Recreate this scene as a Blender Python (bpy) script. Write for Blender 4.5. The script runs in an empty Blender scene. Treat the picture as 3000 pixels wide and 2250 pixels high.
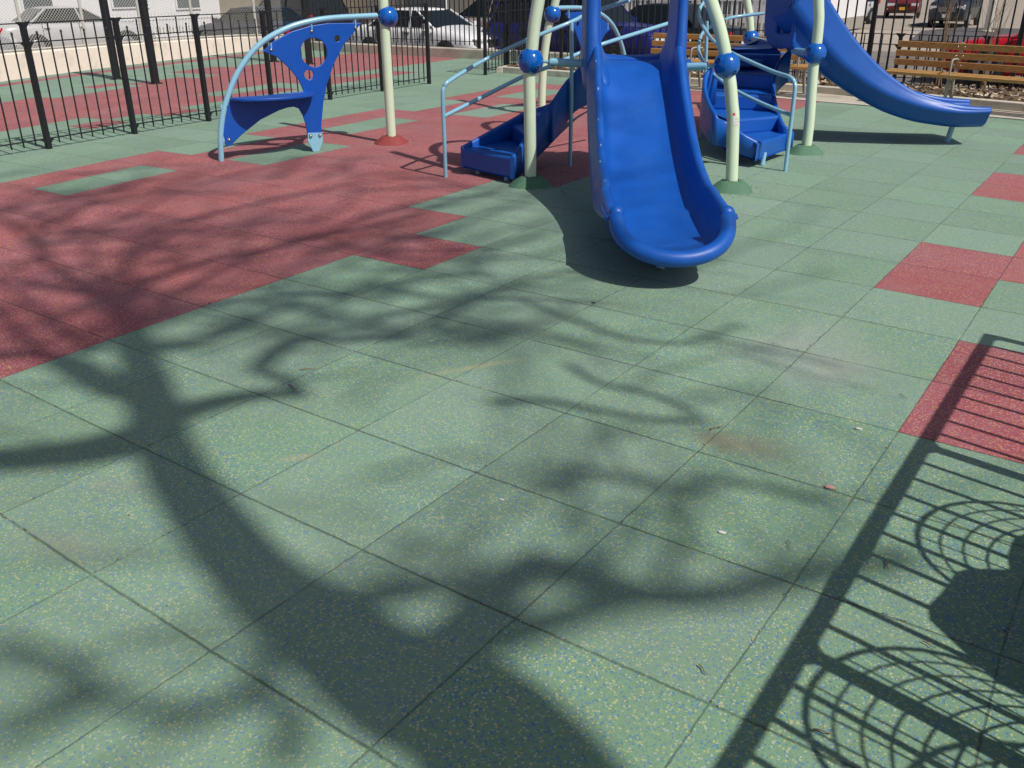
import bpy, math, random
import numpy as np
from mathutils import Vector, Matrix
random.seed(7)
rng = np.random.RandomState(11)
C = bpy.context.scene.collection
S = bpy.context.scene
R = math.radians

# ------------------------------------------------------------------ camera
U = .61                                   # one rubber paving tile, metres
CAM = np.array([1.9757, -10.8067, 2.7821]) * U
YAW, PITCH, ROLL, FPX = 2.1895, .4266, -.0061, 2621.35
_f = np.array([math.cos(PITCH)*math.cos(YAW), math.cos(PITCH)*math.sin(YAW), -math.sin(PITCH)])
_r = np.array([math.sin(YAW), -math.cos(YAW), 0.])
_u = np.cross(_r, _f)
_r2 = _r*math.cos(ROLL) + _u*math.sin(ROLL)
_u2 = _u*math.cos(ROLL) - _r*math.sin(ROLL)
cam = bpy.data.cameras.new('camera'); co = bpy.data.objects.new('camera', cam); C.objects.link(co)
cam.sensor_width = 36; cam.lens = FPX/3000*36; cam.clip_start = .05; cam.clip_end = 600
M4 = Matrix.Identity(4)
for i in range(3):
    M4[i][0], M4[i][1], M4[i][2], M4[i][3] = _r2[i], _u2[i], -_f[i], CAM[i]
co.matrix_world = M4
S.camera = co
# ------------------------------------------------------------------ world, sun, exposure
SUN_EL, SUN_AZ = R(50), R(-9.5)           # direction TO the sun
w = bpy.data.worlds.new('World'); S.world = w; w.use_nodes = True
nt = w.node_tree; nt.nodes.clear()
sky = nt.nodes.new('ShaderNodeTexSky'); sky.sky_type = 'NISHITA'; sky.sun_disc = False
sky.dust_density = 2.5; sky.ozone_density = .6; sky.air_density = .8
sky.sun_elevation = SUN_EL; sky.sun_rotation = math.pi/2 - SUN_AZ
bg = nt.nodes.new('ShaderNodeBackground'); bg.inputs[1].default_value = .062
wo = nt.nodes.new('ShaderNodeOutputWorld')
nt.links.new(sky.outputs[0], bg.inputs[0]); nt.links.new(bg.outputs[0], wo.inputs[0])
sl = bpy.data.lights.new('sun', 'SUN'); sl.energy = 3.6; sl.angle = R(.53); sl.color = (1, .955, .88)
so = bpy.data.objects.new('sun', sl); C.objects.link(so)
SD = np.array([math.cos(SUN_EL)*math.cos(SUN_AZ), math.cos(SUN_EL)*math.sin(SUN_AZ), math.sin(SUN_EL)])
so.rotation_euler = Vector(SD).to_track_quat('Z', 'Y').to_euler(); so.location = (6, -6, 12)
S.view_settings.view_transform = 'Standard'; S.view_settings.look = 'None'
S.view_settings.exposure = .12; S.view_settings.gamma = 1
S.render.resolution_x, S.render.resolution_y = 1024, 768

# ------------------------------------------------------------------ survey helpers (photo pixel -> real point)
def ray(x, y):
    return _f + _r2*(x-1500)/FPX - _u2*(y-1125)/FPX
def G(p, h=0.):                            # point at height h
    d = ray(*p); t = (h-CAM[2])/d[2]; return CAM + d*t
def Hh(p, base):                           # point above a base
    d = ray(*p); v = np.array(base[:2])-CAM[:2]; t = (v@d[:2])/(d[:2]@d[:2]); return CAM+d*t
def AT(p, dep): return CAM + ray(*p)*dep
def PLN(p, A, e):                          # on the vertical plane through A along e -> (s, z)
    n = np.array([-e[1], e[0]]); d = ray(*p); t = ((A-CAM[:2])@n)/(d[:2]@n); q = CAM+d*t
    return float((q[:2]-A)@e), float(q[2])
def zz(ox, oy, s): return lambda x, y: (ox+x/s, oy+y/s)
Z1 = zz(0, 0, 2.765); Z2 = zz(600, 0, 2.765); Z3 = zz(1200, 0, 2.765); Z4 = zz(1600, 0, 3.6867)
Z5 = zz(2000, 0, 4.424); Z6 = zz(2400, 0, 3.6867); E5 = zz(2000, 100, 4.1475); ZL = zz(1500, 120, 5.53)
D = lambda x, y: (x*1.35624, y*1.35624)

# ------------------------------------------------------------------ object helpers
def link(o, parent=None):
    C.objects.link(o)
    if parent is not None: o.parent = parent
    return o
def tag(o, label=None, cat=None, group=None, kind=None):
    if label: o['label'] = label
    if cat: o['category'] = cat
    if group: o['group'] = group
    if kind: o['kind'] = kind
    return o
def empty(name, loc, label, cat, group=None):
    o = bpy.data.objects.new(name, None); o.location = tuple(float(c) for c in loc); o.empty_display_size = .2
    link(o); return tag(o, label, cat, group)
class MB:
    def __init__(s): s.v = []; s.f = []; s.sm = []; s.mi = []; s.uv = None
    def add(s, vs, fs, smooth=False, mi=0):
        b = len(s.v); s.v += [tuple(float(c) for c in p) for p in vs]
        for f in fs: s.f.append([b+i for i in f]); s.sm.append(smooth); s.mi.append(mi)
    def box(s, c, d, rz=0, mi=0, rm=None):
        hx, hy, hz = d[0]/2, d[1]/2, d[2]/2
        P = [(x, y, z) for x in (-hx, hx) for y in (-hy, hy) for z in (-hz, hz)]
        m = rm if rm is not None else Matrix.Rotation(rz, 3, 'Z')
        P = [m @ Vector(p) + Vector([float(q) for q in c]) for p in P]
        s.add(P, [(0,1,3,2),(4,6,7,5),(0,4,5,1),(2,3,7,6),(0,2,6,4),(1,5,7,3)], False, mi)
    def bar(s, a, b, w, h=None, mi=0):     # square bar between two points
        a, b = Vector([float(q) for q in a]), Vector([float(q) for q in b]); d = b-a; L = d.length
        if L < 1e-6: return
        m = d.to_track_quat('X', 'Z').to_matrix()
        s.box((a+b)/2, (L, w, h or w), mi=mi, rm=m)
    def tube(s, path, r, n=12, cap=True, mi=0, smooth=True):
        P = [Vector([float(q) for q in p]) for p in path]; N = len(P)
        rr = list(r) if hasattr(r, '__len__') else [r]*N
        T = [(P[min(i+1, N-1)]-P[max(i-1, 0)]).normalized() for i in range(N)]
        up = Vector((0, 0, 1)) if abs(T[0].z) < .9 else Vector((1, 0, 0))
        a = T[0].cross(up).normalized(); vs = []
        for i in range(N):
            a = (a - T[i]*a.dot(T[i])).normalized(); b = T[i].cross(a)
            for k in range(n):
                t = 2*math.pi*k/n; vs.append(P[i] + (a*math.cos(t)+b*math.sin(t))*rr[i])
        fs = [(i*n+k, i*n+(k+1) % n, (i+1)*n+(k+1) % n, (i+1)*n+k) for i in range(N-1) for k in range(n)]
        s.add(vs, fs, smooth, mi)
        if cap:
            s.add(vs[:n], [tuple(range(n))[::-1]], False, mi); s.add(vs[-n:], [tuple(range(n))], False, mi)
    def lathe(s, c, prof, n=24, mi=0, ax=None, smooth=True):
        c = Vector([float(q) for q in c]); m = (Vector(ax).to_track_quat('Z', 'Y').to_matrix() if ax is not None else Matrix.Identity(3)); vs = []
        for r_, z_ in prof:
            for k in range(n):
                t = 2*math.pi*k/n; vs.append(c + m @ Vector((r_*math.cos(t), r_*math.sin(t), z_)))
        fs = [(i*n+k, i*n+(k+1) % n, (i+1)*n+(k+1) % n, (i+1)*n+k) for i in range(len(prof)-1) for k in range(n)]
        s.add(vs, fs, smooth, mi)
    def loft(s, rings, closed=True, cap=False, smooth=True, mi=0):
        n = len(rings[0]); vs = [p for r_ in rings for p in r_]; K = n if closed else n-1
        fs = [(i*n+k, i*n+(k+1) % n, (i+1)*n+(k+1) % n, (i+1)*n+k) for i in range(len(rings)-1) for k in range(K)]
        s.add(vs, fs, smooth, mi)
        if cap: s.add(rings[0], [tuple(range(n))[::-1]], False, mi); s.add(rings[-1], [tuple(range(n))], False, mi)
    def prism(s, poly, off, mi=0):         # poly: 3D points, off: extrusion vector
        n = len(poly); P = [Vector([float(q) for q in p]) for p in poly]; o = Vector([float(q) for q in off]); Q = [p+o for p in P]
        s.add(P, [tuple(range(n))], False, mi); s.add(Q, [tuple(range(n))[::-1]], False, mi)
        for i in range(n):
            j = (i+1) % n; s.add([P[i], P[j], Q[j], Q[i]], [(0, 3, 2, 1)], False, mi)
    def build(s, name, mat, parent=None, bevel=0, loc=None, subsurf=0, autos=False):
        me = bpy.data.meshes.new(name); vs = s.v
        if loc is not None: vs = [(p[0]-loc[0], p[1]-loc[1], p[2]-loc[2]) for p in vs]
        elif parent is not None and parent.type == 'EMPTY' or parent is not None:
            L = wl(parent); vs = [(p[0]-L[0], p[1]-L[1], p[2]-L[2]) for p in vs]
        me.from_pydata(vs, [], s.f)
        for m in (mat if isinstance(mat, (list, tuple)) else [mat]): me.materials.append(m)
        me.polygons.foreach_set('use_smooth', s.sm); me.polygons.foreach_set('material_index', s.mi)
        me.update()
        o = bpy.data.objects.new(name, me); link(o, parent)
        if loc is not None: o.location = tuple(float(c) for c in loc)
        if bevel:
            b = o.modifiers.new('bevel', 'BEVEL'); b.width = bevel; b.segments = 2; b.limit_method = 'ANGLE'; b.angle_limit = R(40)
        if subsurf:
            b = o.modifiers.new('sub', 'SUBSURF'); b.levels = b.render_levels = subsurf
        return o
def wl(o):                                 # world location of an (unrotated) parent chain
    p = Vector((0, 0, 0))
    while o is not None: p += o.location; o = o.parent
    return p
def fixnormals(o):
    import bmesh
    bm = bmesh.new(); bm.from_mesh(o.data); bmesh.ops.remove_doubles(bm, verts=bm.verts, dist=1e-5)
    bmesh.ops.recalc_face_normals(bm, faces=bm.faces); bm.to_mesh(o.data); bm.free(); return o
def cr(P, n=6):                            # Catmull-Rom through points
    P = [np.array(p, float) for p in P]; out = []
    for i in range(len(P)-1):
        a = P[max(i-1, 0)]; b = P[i]; c = P[i+1]; d = P[min(i+2, len(P)-1)]
        for k in range(n):
            t = k/n; out.append(.5*((2*b)+(c-a)*t+(2*a-5*b+4*c-d)*t*t+(3*b-a-3*c+d)*t**3))
    out.append(P[-1]); return out
def copy_tree(o, parent=None):
    c = o.copy(); C.objects.link(c); c.parent = parent
    for ch in [x for x in C.objects if x.parent == o]: copy_tree(ch, c)
    return c

# ------------------------------------------------------------------ materials
def mat(name, col, rough=.5, metal=0, spec=.5, var=0, vscale=8, bump=0, bscale=200, coat=0, scuff=False, dirt=None, dscale=3, dth=(.5,.75)):
    m = bpy.data.materials.new(name); m.use_nodes = True; n = m.node_tree.nodes; l = m.node_tree.links
    b = n['Principled BSDF']; b.inputs['Roughness'].default_value = rough; b.inputs['Metallic'].default_value = metal
    b.inputs['Specular IOR Level'].default_value = spec; b.inputs['Coat Weight'].default_value = coat
    b.inputs['Base Color'].default_value = (*col, 1)
    tc = n.new('ShaderNodeTexCoord')
    src = None
    if var:
        no = n.new('ShaderNodeTexNoise'); no.inputs['Scale'].default_value = vscale; no.inputs['Detail'].default_value = 5
        l.new(tc.outputs['Object'], no.inputs['Vector'])
        mx = n.new('ShaderNodeMix'); mx.data_type = 'RGBA'
        mx.inputs[6].default_value = tuple(c*(1-var) for c in col)+(1,); mx.inputs[7].default_value = tuple(min(1, c*(1+var)) for c in col)+(1,)
        l.new(no.outputs[0], mx.inputs[0]); src = mx.outputs[2]
        mr = n.new('ShaderNodeMapRange'); mr.inputs[3].default_value = max(.05, rough-.08); mr.inputs[4].default_value = min(1, rough+.1)
        l.new(no.outputs[0], mr.inputs[0]); l.new(mr.outputs[0], b.inputs['Roughness'])
    if dirt:
        no = n.new('ShaderNodeTexNoise'); no.inputs['Scale'].default_value = dscale; no.inputs['Detail'].default_value = 8; no.inputs['Roughness'].default_value = .65
        l.new(tc.outputs['Object'], no.inputs['Vector'])
        r_ = n.new('ShaderNodeMapRange'); r_.inputs[1].default_value = dth[0]; r_.inputs[2].default_value = dth[1]; l.new(no.outputs[0], r_.inputs[0])
        mx = n.new('ShaderNodeMix'); mx.data_type = 'RGBA'; mx.inputs[7].default_value = (*dirt, 1)
        if src: l.new(src, mx.inputs[6])
        else: mx.inputs[6].default_value = (*col, 1)
        l.new(r_.outputs[0], mx.inputs[0]); src = mx.outputs[2]
    if scuff:
        mp = n.new('ShaderNodeMapping'); mp.inputs['Scale'].default_value = (1, 2.2, .6); mp.inputs['Rotation'].default_value = (.3, .2, 1.0); l.new(tc.outputs['Object'], mp.inputs[0])
        no = n.new('ShaderNodeTexNoise'); no.inputs['Scale'].default_value = 34; no.inputs['Detail'].default_value = 6; no.inputs['Roughness'].default_value = .7; l.new(mp.outputs[0], no.inputs['Vector'])
        r_ = n.new('ShaderNodeMapRange'); r_.inputs[1].default_value = .66; r_.inputs[2].default_value = .74; r_.inputs[4].default_value = .55; l.new(no.outputs[0], r_.inputs[0])
        mx = n.new('ShaderNodeMix'); mx.data_type = 'RGBA'; mx.inputs[7].default_value = (.16, .27, .50, 1); l.new(src, mx.inputs[6]); l.new(r_.outputs[0], mx.inputs[0]); src = mx.outputs[2]
    if src: l.new(src, b.inputs['Base Color'])
    if bump:
        no = n.new('ShaderNodeTexNoise'); no.inputs['Scale'].default_value = bscale; no.inputs['Detail'].default_value = 3
        l.new(tc.outputs['Object'], no.inputs['Vector'])
        bp = n.new('ShaderNodeBump'); bp.inputs['Strength'].default_value = bump; bp.inputs['Distance'].default_value = .004
        l.new(no.outputs[0], bp.inputs['Height']); l.new(bp.outputs[0], b.inputs['Normal'])
    return m

def _st(p, rx, ry, an, cc, st_): q = G(p); return (float(q[0]), float(q[1]), rx, ry, an, cc, st_)
STAINS = [_st((2190, 1305), .20, .12, .2, (.22, .16, .11), .5), _st((2095, 1290), .12, .09, 0, (.30, .24, .13), .35), _st((1390, 1075), .28, .035, 1.02, (.46, .40, .22), .42), _st((880, 1340), .10, .03, .9, (.45, .34, .24), .35),
          _st((180, 1600), .22, .10, .3, (.30, .25, .20), .28), _st((330, 1420), .16, .06, .3, (.30, .26, .22), .25), _st((2330, 1010), .5, .25, 1.3, (.38, .40, .38), .45), _st((2450, 1080), .35, .2, 1.2, (.36, .35, .34), .4)]
def rubber(name, base, chips, tone, uvjoint=True):
    """EPDM rubber tile: speckled granules, tile-to-tile tone, worn dusty areas, dark joints"""
    m = bpy.data.materials.new(name); m.use_nodes = True; n = m.node_tree.nodes; l = m.node_tree.links
    b = n['Principled BSDF']; b.inputs['Roughness'].default_value = .82; b.inputs['Specular IOR Level'].default_value = .3; b.inputs['Sheen Weight'].default_value = .12; b.inputs['Sheen Roughness'].default_value = .5
    tc = n.new('ShaderNodeTexCoord')
    def vor(scale):
        v = n.new('ShaderNodeTexVoronoi'); v.feature = 'F1'; v.inputs['Scale'].default_value = scale
        l.new(tc.outputs['Object'], v.inputs['Vector']); return v
    def mth(op, a, bb=None, c=None):
        x = n.new('ShaderNodeMath'); x.operation = op
        for i, q in enumerate((a, bb, c)):
            if q is None: continue
            if isinstance(q, (int, float)): x.inputs[i].default_value = q
            else: l.new(q, x.inputs[i])
        return x.outputs[0]
    def mix(fac, a, bb, bt='MIX'):
        x = n.new('ShaderNodeMix'); x.data_type = 'RGBA'; x.blend_type = bt
        for i, q in ((0, fac), (6, a), (7, bb)):
            if isinstance(q, (int, float)): x.inputs[i].default_value = q
            elif isinstance(q, tuple): x.inputs[i].default_value = (*q, 1)
            else: l.new(q, x.inputs[i])
        return x.outputs[2]
    def noise(sc, det=4, ro=.6, vec=None):
        x = n.new('ShaderNodeTexNoise'); x.inputs['Scale'].default_value = sc; x.inputs['Detail'].default_value = det; x.inputs['Roughness'].default_value = ro
        l.new(vec or tc.outputs['Object'], x.inputs['Vector']); return x.outputs[0]
    v1 = vor(165); sep = n.new('ShaderNodeSeparateColor'); l.new(v1.outputs['Color'], sep.inputs[0])
    near = mth('LESS_THAN', v1.outputs['Distance'], .62)
    col = mix(noise(60, 2), tuple(c*.78 for c in base), tuple(min(1, c*1.22) for c in base))
    dn = n.new('ShaderNodeMapRange'); dn.inputs[1].default_value = .3; dn.inputs[2].default_value = .7; dn.inputs[3].default_value = .50; dn.inputs[4].default_value = 1.; l.new(noise(1.3, 3, .6), dn.inputs[0]); cden = dn.outputs[0]
    for i, (cc, th) in enumerate(chips):
        src = sep.outputs[i % 3] if i < 3 else sep.outputs[0]
        fac = mth('MULTIPLY', mth('LESS_THAN', src, th), near)
        col = mix(mth('MULTIPLY', fac, cden), col, cc)
    # tile tone from tile index
    uv = n.new('ShaderNodeUVMap'); uv.uv_map = 'tile'
    fl = n.new('ShaderNodeVectorMath'); fl.operation = 'FLOOR'; l.new(uv.outputs[0], fl.inputs[0])
    wn = n.new('ShaderNodeTexWhiteNoise'); wn.noise_dimensions = '2D'; l.new(fl.outputs[0], wn.inputs['Vector'])
    sp2 = n.new('ShaderNodeSeparateColor'); l.new(wn.outputs['Color'], sp2.inputs[0])
    tn = mth('ADD', mth('MULTIPLY', sp2.outputs[0], .18), .91)
    tcol = n.new('ShaderNodeCombineColor'); l.new(tn, tcol.inputs[0]); l.new(tn, tcol.inputs[1]); l.new(tn, tcol.inputs[2])
    col = mix(1., col, tcol.outputs[0], 'MULTIPLY')
    col = mix(mth('MULTIPLY', mth('GREATER_THAN', sp2.outputs[1], .62), .17), col, tone)
    # worn and dusty areas
    wr = n.new('ShaderNodeMapRange'); wr.inputs[1].default_value = .42; wr.inputs[2].default_value = .72; wr.inputs[4].default_value = .36
    l.new(noise(1.7, 6, .62), wr.inputs[0]); col = mix(wr.outputs[0], col, tuple(.55*c_+.16 for c_ in base))
    dk = n.new('ShaderNodeMapRange'); dk.inputs[1].default_value = .60; dk.inputs[2].default_value = .80; dk.inputs[4].default_value = .35
    l.new(noise(3.3, 7, .7), dk.inputs[0]); col = mix(dk.outputs[0], col, tuple(c*.55 for c in base))
    # spills and scuffs with a place of their own
    for (px_, py_, rx, ry, an, cc, st_) in STAINS:
        mp = n.new('ShaderNodeMapping'); mp.vector_type = 'POINT'
        c0, s0 = math.cos(-an), math.sin(-an)
        mp.inputs['Rotation'].default_value = (0, 0, -an); mp.inputs['Location'].default_value = (-(px_*c0-py_*s0), -(px_*s0+py_*c0), 0)
        l.new(tc.outputs['Object'], mp.inputs['Vector'])
        sc = n.new('ShaderNodeVectorMath'); sc.operation = 'MULTIPLY'; sc.inputs[1].default_value = (1/rx, 1/ry, 0); l.new(mp.outputs[0], sc.inputs[0])
        ln = n.new('ShaderNodeVectorMath'); ln.operation = 'LENGTH'; l.new(sc.outputs[0], ln.inputs[0])
        mr_ = n.new('ShaderNodeMapRange'); mr_.inputs[1].default_value = 1.15; mr_.inputs[2].default_value = .2; mr_.inputs[3].default_value = 0; mr_.inputs[4].default_value = st_
        l.new(mth('ADD', ln.outputs['Value'], mth('MULTIPLY', mth('SUBTRACT', noise(9, 5, .7), .5), 1.1)), mr_.inputs[0])
        col = mix(mr_.outputs[0], col, cc)
    # joints
    fr = n.new('ShaderNodeVectorMath'); fr.operation = 'FRACTION'; l.new(uv.outputs[0], fr.inputs[0])
    s3 = n.new('ShaderNodeSeparateXYZ'); l.new(fr.outputs[0], s3.inputs[0])
    wob = mth('MULTIPLY', mth('SUBTRACT', noise(14, 5, .75), .5), .022)
    def edge(c, wdt):
        c = mth('ADD', c, wob)
        d_ = mth('SUBTRACT', .5, mth('ABSOLUTE', mth('SUBTRACT', c, .5)))
        x = n.new('ShaderNodeMapRange'); x.inputs[1].default_value = wdt*.35; x.inputs[2].default_value = wdt; x.inputs[3].default_value = 1; x.inputs[4].default_value = 0
        l.new(d_, x.inputs[0]); return x.outputs[0]
    jb = mth('MAXIMUM', mth('MULTIPLY', edge(s3.outputs[1], .011), 1.), mth('MULTIPLY', edge(s3.outputs[0], .008), .8))
    br = n.new('ShaderNodeMapRange'); br.inputs[1].default_value = .30; br.inputs[2].default_value = .52; br.inputs[3].default_value = .25; l.new(noise(2.2, 5, .7), br.inputs[0])
    jf = mth('MULTIPLY', jb, br.outputs[0])
    col = mix(mth('MULTIPLY', jf, .72), col, tuple(c*.22 for c in base))
    l.new(col, b.inputs['Base Color'])
    bh = mth('ADD', mth('MULTIPLY', v1.outputs['Distance'], .5), mth('MULTIPLY', jf, -1.5))
    bp = n.new('ShaderNodeBump'); bp.inputs['Strength'].default_value = .5; bp.inputs['Distance'].default_value = .004
    l.new(bh, bp.inputs['Height']); l.new(bp.outputs[0], b.inputs['Normal'])
    return m

GREEN = (.180, .305, .190); RED = (.315, .068, .080)
M = {}
M['green'] = rubber('green_rubber', GREEN, [((.54, .51, .21), .10), ((.05, .16, .40), .19), ((.46, .50, .40), .04)], (.27, .36, .32))
M['red'] = rubber('red_rubber', RED, [((.60, .42, .18), .12), ((.16, .13, .36), .10), ((.56, .26, .20), .10)], (.42, .11, .08))
M['blue'] = mat('blue_plastic', (.005, .092, .44), .40, scuff=True, var=.14, vscale=5, bump=.10, bscale=380, dirt=(.02, .115, .42), dscale=3, dth=(.5, .85))
M['panel'] = mat('blue_panel', (.005, .078, .42), .36, var=.06, vscale=9, bump=.08, bscale=500)
M['ball'] = mat('blue_ball_gloss', (.004, .11, .48), .14, coat=.6)
M['post'] = mat('pale_green_paint', (.64, .76, .575), .24, var=.04, vscale=12, coat=.3)
M['rail'] = mat('light_blue_paint', (.25, .50, .66), .24, var=.05, vscale=12, coat=.3)
M['black'] = mat('black_iron_paint', (.012, .014, .018), .38, var=.3, vscale=30)
M['steel'] = mat('bolt_steel', (.6, .6, .6), .25, 1)
M['dark'] = mat('dark_recess', (.004, .006, .012), .7)
M['conc'] = mat('concrete', (.50, .46, .38), .85, var=.14, vscale=6, bump=.35, bscale=90, dirt=(.30, .27, .22), dscale=2.2)
M['kerb'] = mat('pale_kerb_stone', (.62, .58, .50), .8, var=.10, vscale=9, bump=.3, bscale=120, dirt=(.34, .31, .26), dscale=3)
M['paleconc'] = mat('pale_painted_wall', (.78, .70, .61), .8, var=.08, vscale=4, bump=.25, bscale=80, dirt=(.5, .44, .36), dscale=2)
M['asphalt'] = mat('worn_asphalt', (.20, .175, .155), .9, var=.16, vscale=2.2, bump=.5, bscale=70, dirt=(.13, .12, .115), dscale=.35, dth=(.5, .56))
M['darkasphalt'] = mat('new_asphalt_patch', (.085, .08, .085), .9, var=.15, vscale=4, bump=.4, bscale=80)
M['walk'] = mat('concrete_sidewalk', (.36, .31, .26), .9, var=.10, vscale=3, bump=.3, bscale=70, dirt=(.26, .23, .20), dscale=1.4)
M['soil'] = mat('mulch_soil', (.085, .055, .032), .95, var=.45, vscale=35, bump=.9, bscale=60, dirt=(.21, .15, .09), dscale=22, dth=(.5, .62))
M['wood'] = None
M['legm'] = mat('bench_cast_concrete', (.30, .30, .27), .8, var=.1, vscale=20)
M['bark'] = mat('tree_bark', (.16, .13, .10), .9, var=.3, vscale=14, bump=.9, bscale=30)
M['twig'] = mat('dry_twig', (.24, .17, .11), .9, var=.3, vscale=20)
M['tyre'] = mat('tyre_rubber', (.012, .012, .012), .8)
M['rim'] = mat('alloy_rim', (.5, .5, .5), .3, .8)
M['glass'] = mat('car_glass', (.010, .016, .02), .25, spec=.4)
M['chrome'] = mat('chrome_trim', (.7, .7, .7), .15, 1)
M['lampglass'] = mat('headlight_glass', (.62, .66, .68), .15, spec=.8)
M['redlens'] = mat('tail_light_lens', (.50, .01, .012), .2)
M['amber'] = mat('yellow_plate', (.75, .38, .03), .5)
M['plate'] = mat('white_plate', (.6, .62, .66), .5)
M['trim'] = mat('black_trim', (.02, .02, .022), .6)
M['galv'] = mat('galvanised_steel', (.55, .54, .50), .5, .2, var=.1, vscale=20)
M['white'] = mat('white_siding', (.72, .72, .74), .7, var=.05, vscale=3)
M['cream'] = mat('cream_stucco', (.70, .62, .46), .85, var=.08, vscale=2, dirt=(.55, .48, .36), dscale=1)
M['grey'] = mat('grey_wall', (.30, .28, .25), .85, var=.1, vscale=2)
M['window'] = mat('house_window_glass', (.10, .12, .13), .1, spec=.8)
M['sticker'] = mat('white_sticker', (.82, .80, .84), .35)
M['redink'] = mat('red_ink', (.70, .03, .06), .4)
M['bag'] = mat('black_bin_bag', (.01, .01, .012), .35)
m = bpy.data.materials.new('bench_wood'); m.use_nodes = True; n = m.node_tree.nodes; l = m.node_tree.links
b = n['Principled BSDF']; b.inputs['Roughness'].default_value = .55; tc = n.new('ShaderNodeTexCoord'); mp = n.new('ShaderNodeMapping'); mp.inputs['Scale'].default_value = (1.2, 22, 22)
no = n.new('ShaderNodeTexNoise'); no.inputs['Scale'].default_value = 2.4; no.inputs['Detail'].default_value = 7
rp = n.new('ShaderNodeValToRGB'); rp.color_ramp.elements[0].color = (.36, .19, .06, 1); rp.color_ramp.elements[1].color = (.60, .34, .12, 1)
rp.color_ramp.elements[0].position = .3; rp.color_ramp.elements[1].position = .7
l.new(tc.outputs['Object'], mp.inputs[0]); l.new(mp.outputs[0], no.inputs['Vector']); l.new(no.outputs[0], rp.inputs[0]); l.new(rp.outputs[0], b.inputs['Base Color'])
M['wood'] = m
def paint(name, col, rough=.3): return mat(name, col, rough, coat=.2, var=.03, vscale=3)

# ================================================================== SETTING
STREET = -.45
def sheet(name, pts, z, material, nm=None):
    mb = MB(); mb.add([(p[0], p[1], z) for p in pts], [tuple(range(len(pts)))]); o = mb.build(name, material)
    return tag(o, kind='structure')
# lower street level all the way to the horizon
mb = MB(); E = 300
ins = [(-19.95, -40), (60, -40), (60, 9.55), (-.6, 9.55), (-9.5, 10.72), (-19.95, 10.72)]
mb.add([(-E, -E, 0), (E, -E, 0), (E, E, 0), (-E, E, 0)], [(0, 1, 2, 3)])
o = mb.build('ground', M['walk'], loc=(0, 0, 0)); o.location.z = STREET-.06; tag(o, kind='structure')
sheet('road', [(-110, 11.6), (90, 11.6), (90, 24.5), (-110, 24.5)], STREET-.03, M['asphalt'])
sheet('road_patch', [tuple(G(p, STREET-.02)[:2]) for p in [(2665, 118), (2700, 90), (2810, 80), (3010, 84), (3010, 134), (2850, 124)]], STREET-.02, M['darkasphalt'])
sheet('road_patch', [tuple(G(p, STREET-.02)[:2]) for p in [(2660, 72), (2700, 66), (2800, 68), (2790, 78)]], STREET-.02, M['darkasphalt'])
sheet('pavement', [(-9.5, 9.0), (40, 5.5), (40, 11.45), (-9.5, 11.45)], STREET+.10, M['walk'])
mb = MB(); mb.box((15, 11.52, STREET+.03), (50, .14, .16)); tag(mb.build('kerb', M['kerb']), kind='structure')

# tile grid: survey of the paving (vertices shifted through a lens-distortion model, fitted to the joints seen)
QK = [2695.14, 2.05167, -10.82517, 2.8008, 2.19817, .424621, -.014233, -.105836]
def tilepos(uu, vv):
    f, cx, cy, cz, yw, pt, rl, k = QK
    fw = np.array([math.cos(pt)*math.cos(yw), math.cos(pt)*math.sin(yw), -math.sin(pt)])
    rt = np.array([math.sin(yw), -math.cos(yw), 0.]); up = np.cross(rt, fw)
    r2 = rt*math.cos(rl)+up*math.sin(rl); u2 = up*math.cos(rl)-rt*math.sin(rl)
    d = np.array([uu-cx, vv-cy, -cz]); c = d@fw
    if c <= .3: return None
    xn, yn = (d@r2)/c, -(d@u2)/c; q = xn*xn+yn*yn
    if abs(xn) > .62 or yn < -.50 or yn > .48: return None
    s = 1+k*q; x, y = 1500+f*xn*s, 1125+f*yn*s
    if y < -20: return None
    p = G((x, y)); return p[:2]
def cellred(u, v):
    if u >= -15.5:
        if (u, v) in ((0, -1), (0, -2), (1, -1), (1, 0), (1, -4), (1, -5), (0, 3), (0, 4), (0, 7), (0, 8), (2, 3), (3, -4), (4, 6), (3, 9)): return True
        if v < -9 or v > 11: return False
        hi = -5 if v <= -6 else -4 if v in (-5, -4) else -5 if v == -3 else -6 if v in (-2, -1) else -5
        if v >= 12: return False
        lo = -13 if v <= -2 else -12 if v in (-1, 0) else -13 if v in (1, 2, 3, 4) else -12 if v in (5, 6) else -13 if v <= 10 else -12
        if v <= -5: hi = -5
        if not (lo <= u < hi): return False
        if u == -12 and v in (-4, -3): return False
        if u == -11 and v in (-1, 0): return False
        if u == -12 and v in (2, 3): return False
        if u == -11 and v in (5, 6): return False
        if u == -12 and v in (8, 9): return False
        if u == -8 and v in (7, 8): return False
        return True
    lo = -25 if v < 3 else -24 if v < 6 else -25 if v < 8 else -24 if v < 9 else -26
    hi = -19 if v < 0 else -18
    if v >= 12: hi = -20
    if v in (9, 10, 11): hi = -18
    if u == -31: return True
    if (u, v) in ((-26, 5), (-27, 9), (-27, 10)): return True
    if u == -20 and 5 <= v <= 7 or u == -20 and 10 <= v <= 12: return False
    if (u, v) == (-19, 0): return False
    if (u, v) in ((-18, 0), (-18, 2)): return True
    if v in (7,) and u == -19: return False
    if v > 15 and u > -21: return False
    return lo <= u < hi
U0, U1, V0, V1 = -32, 16, -22, 18
pos = {}; known = []
for u in range(U0, U1+1):
    for v in range(V0, V1+1):
        p = tilepos(u, v)
        if p is not None: pos[(u, v)] = p; known.append((u, v, p[0]-u*U, p[1]-v*U))
K_ = np.array(known)
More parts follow.
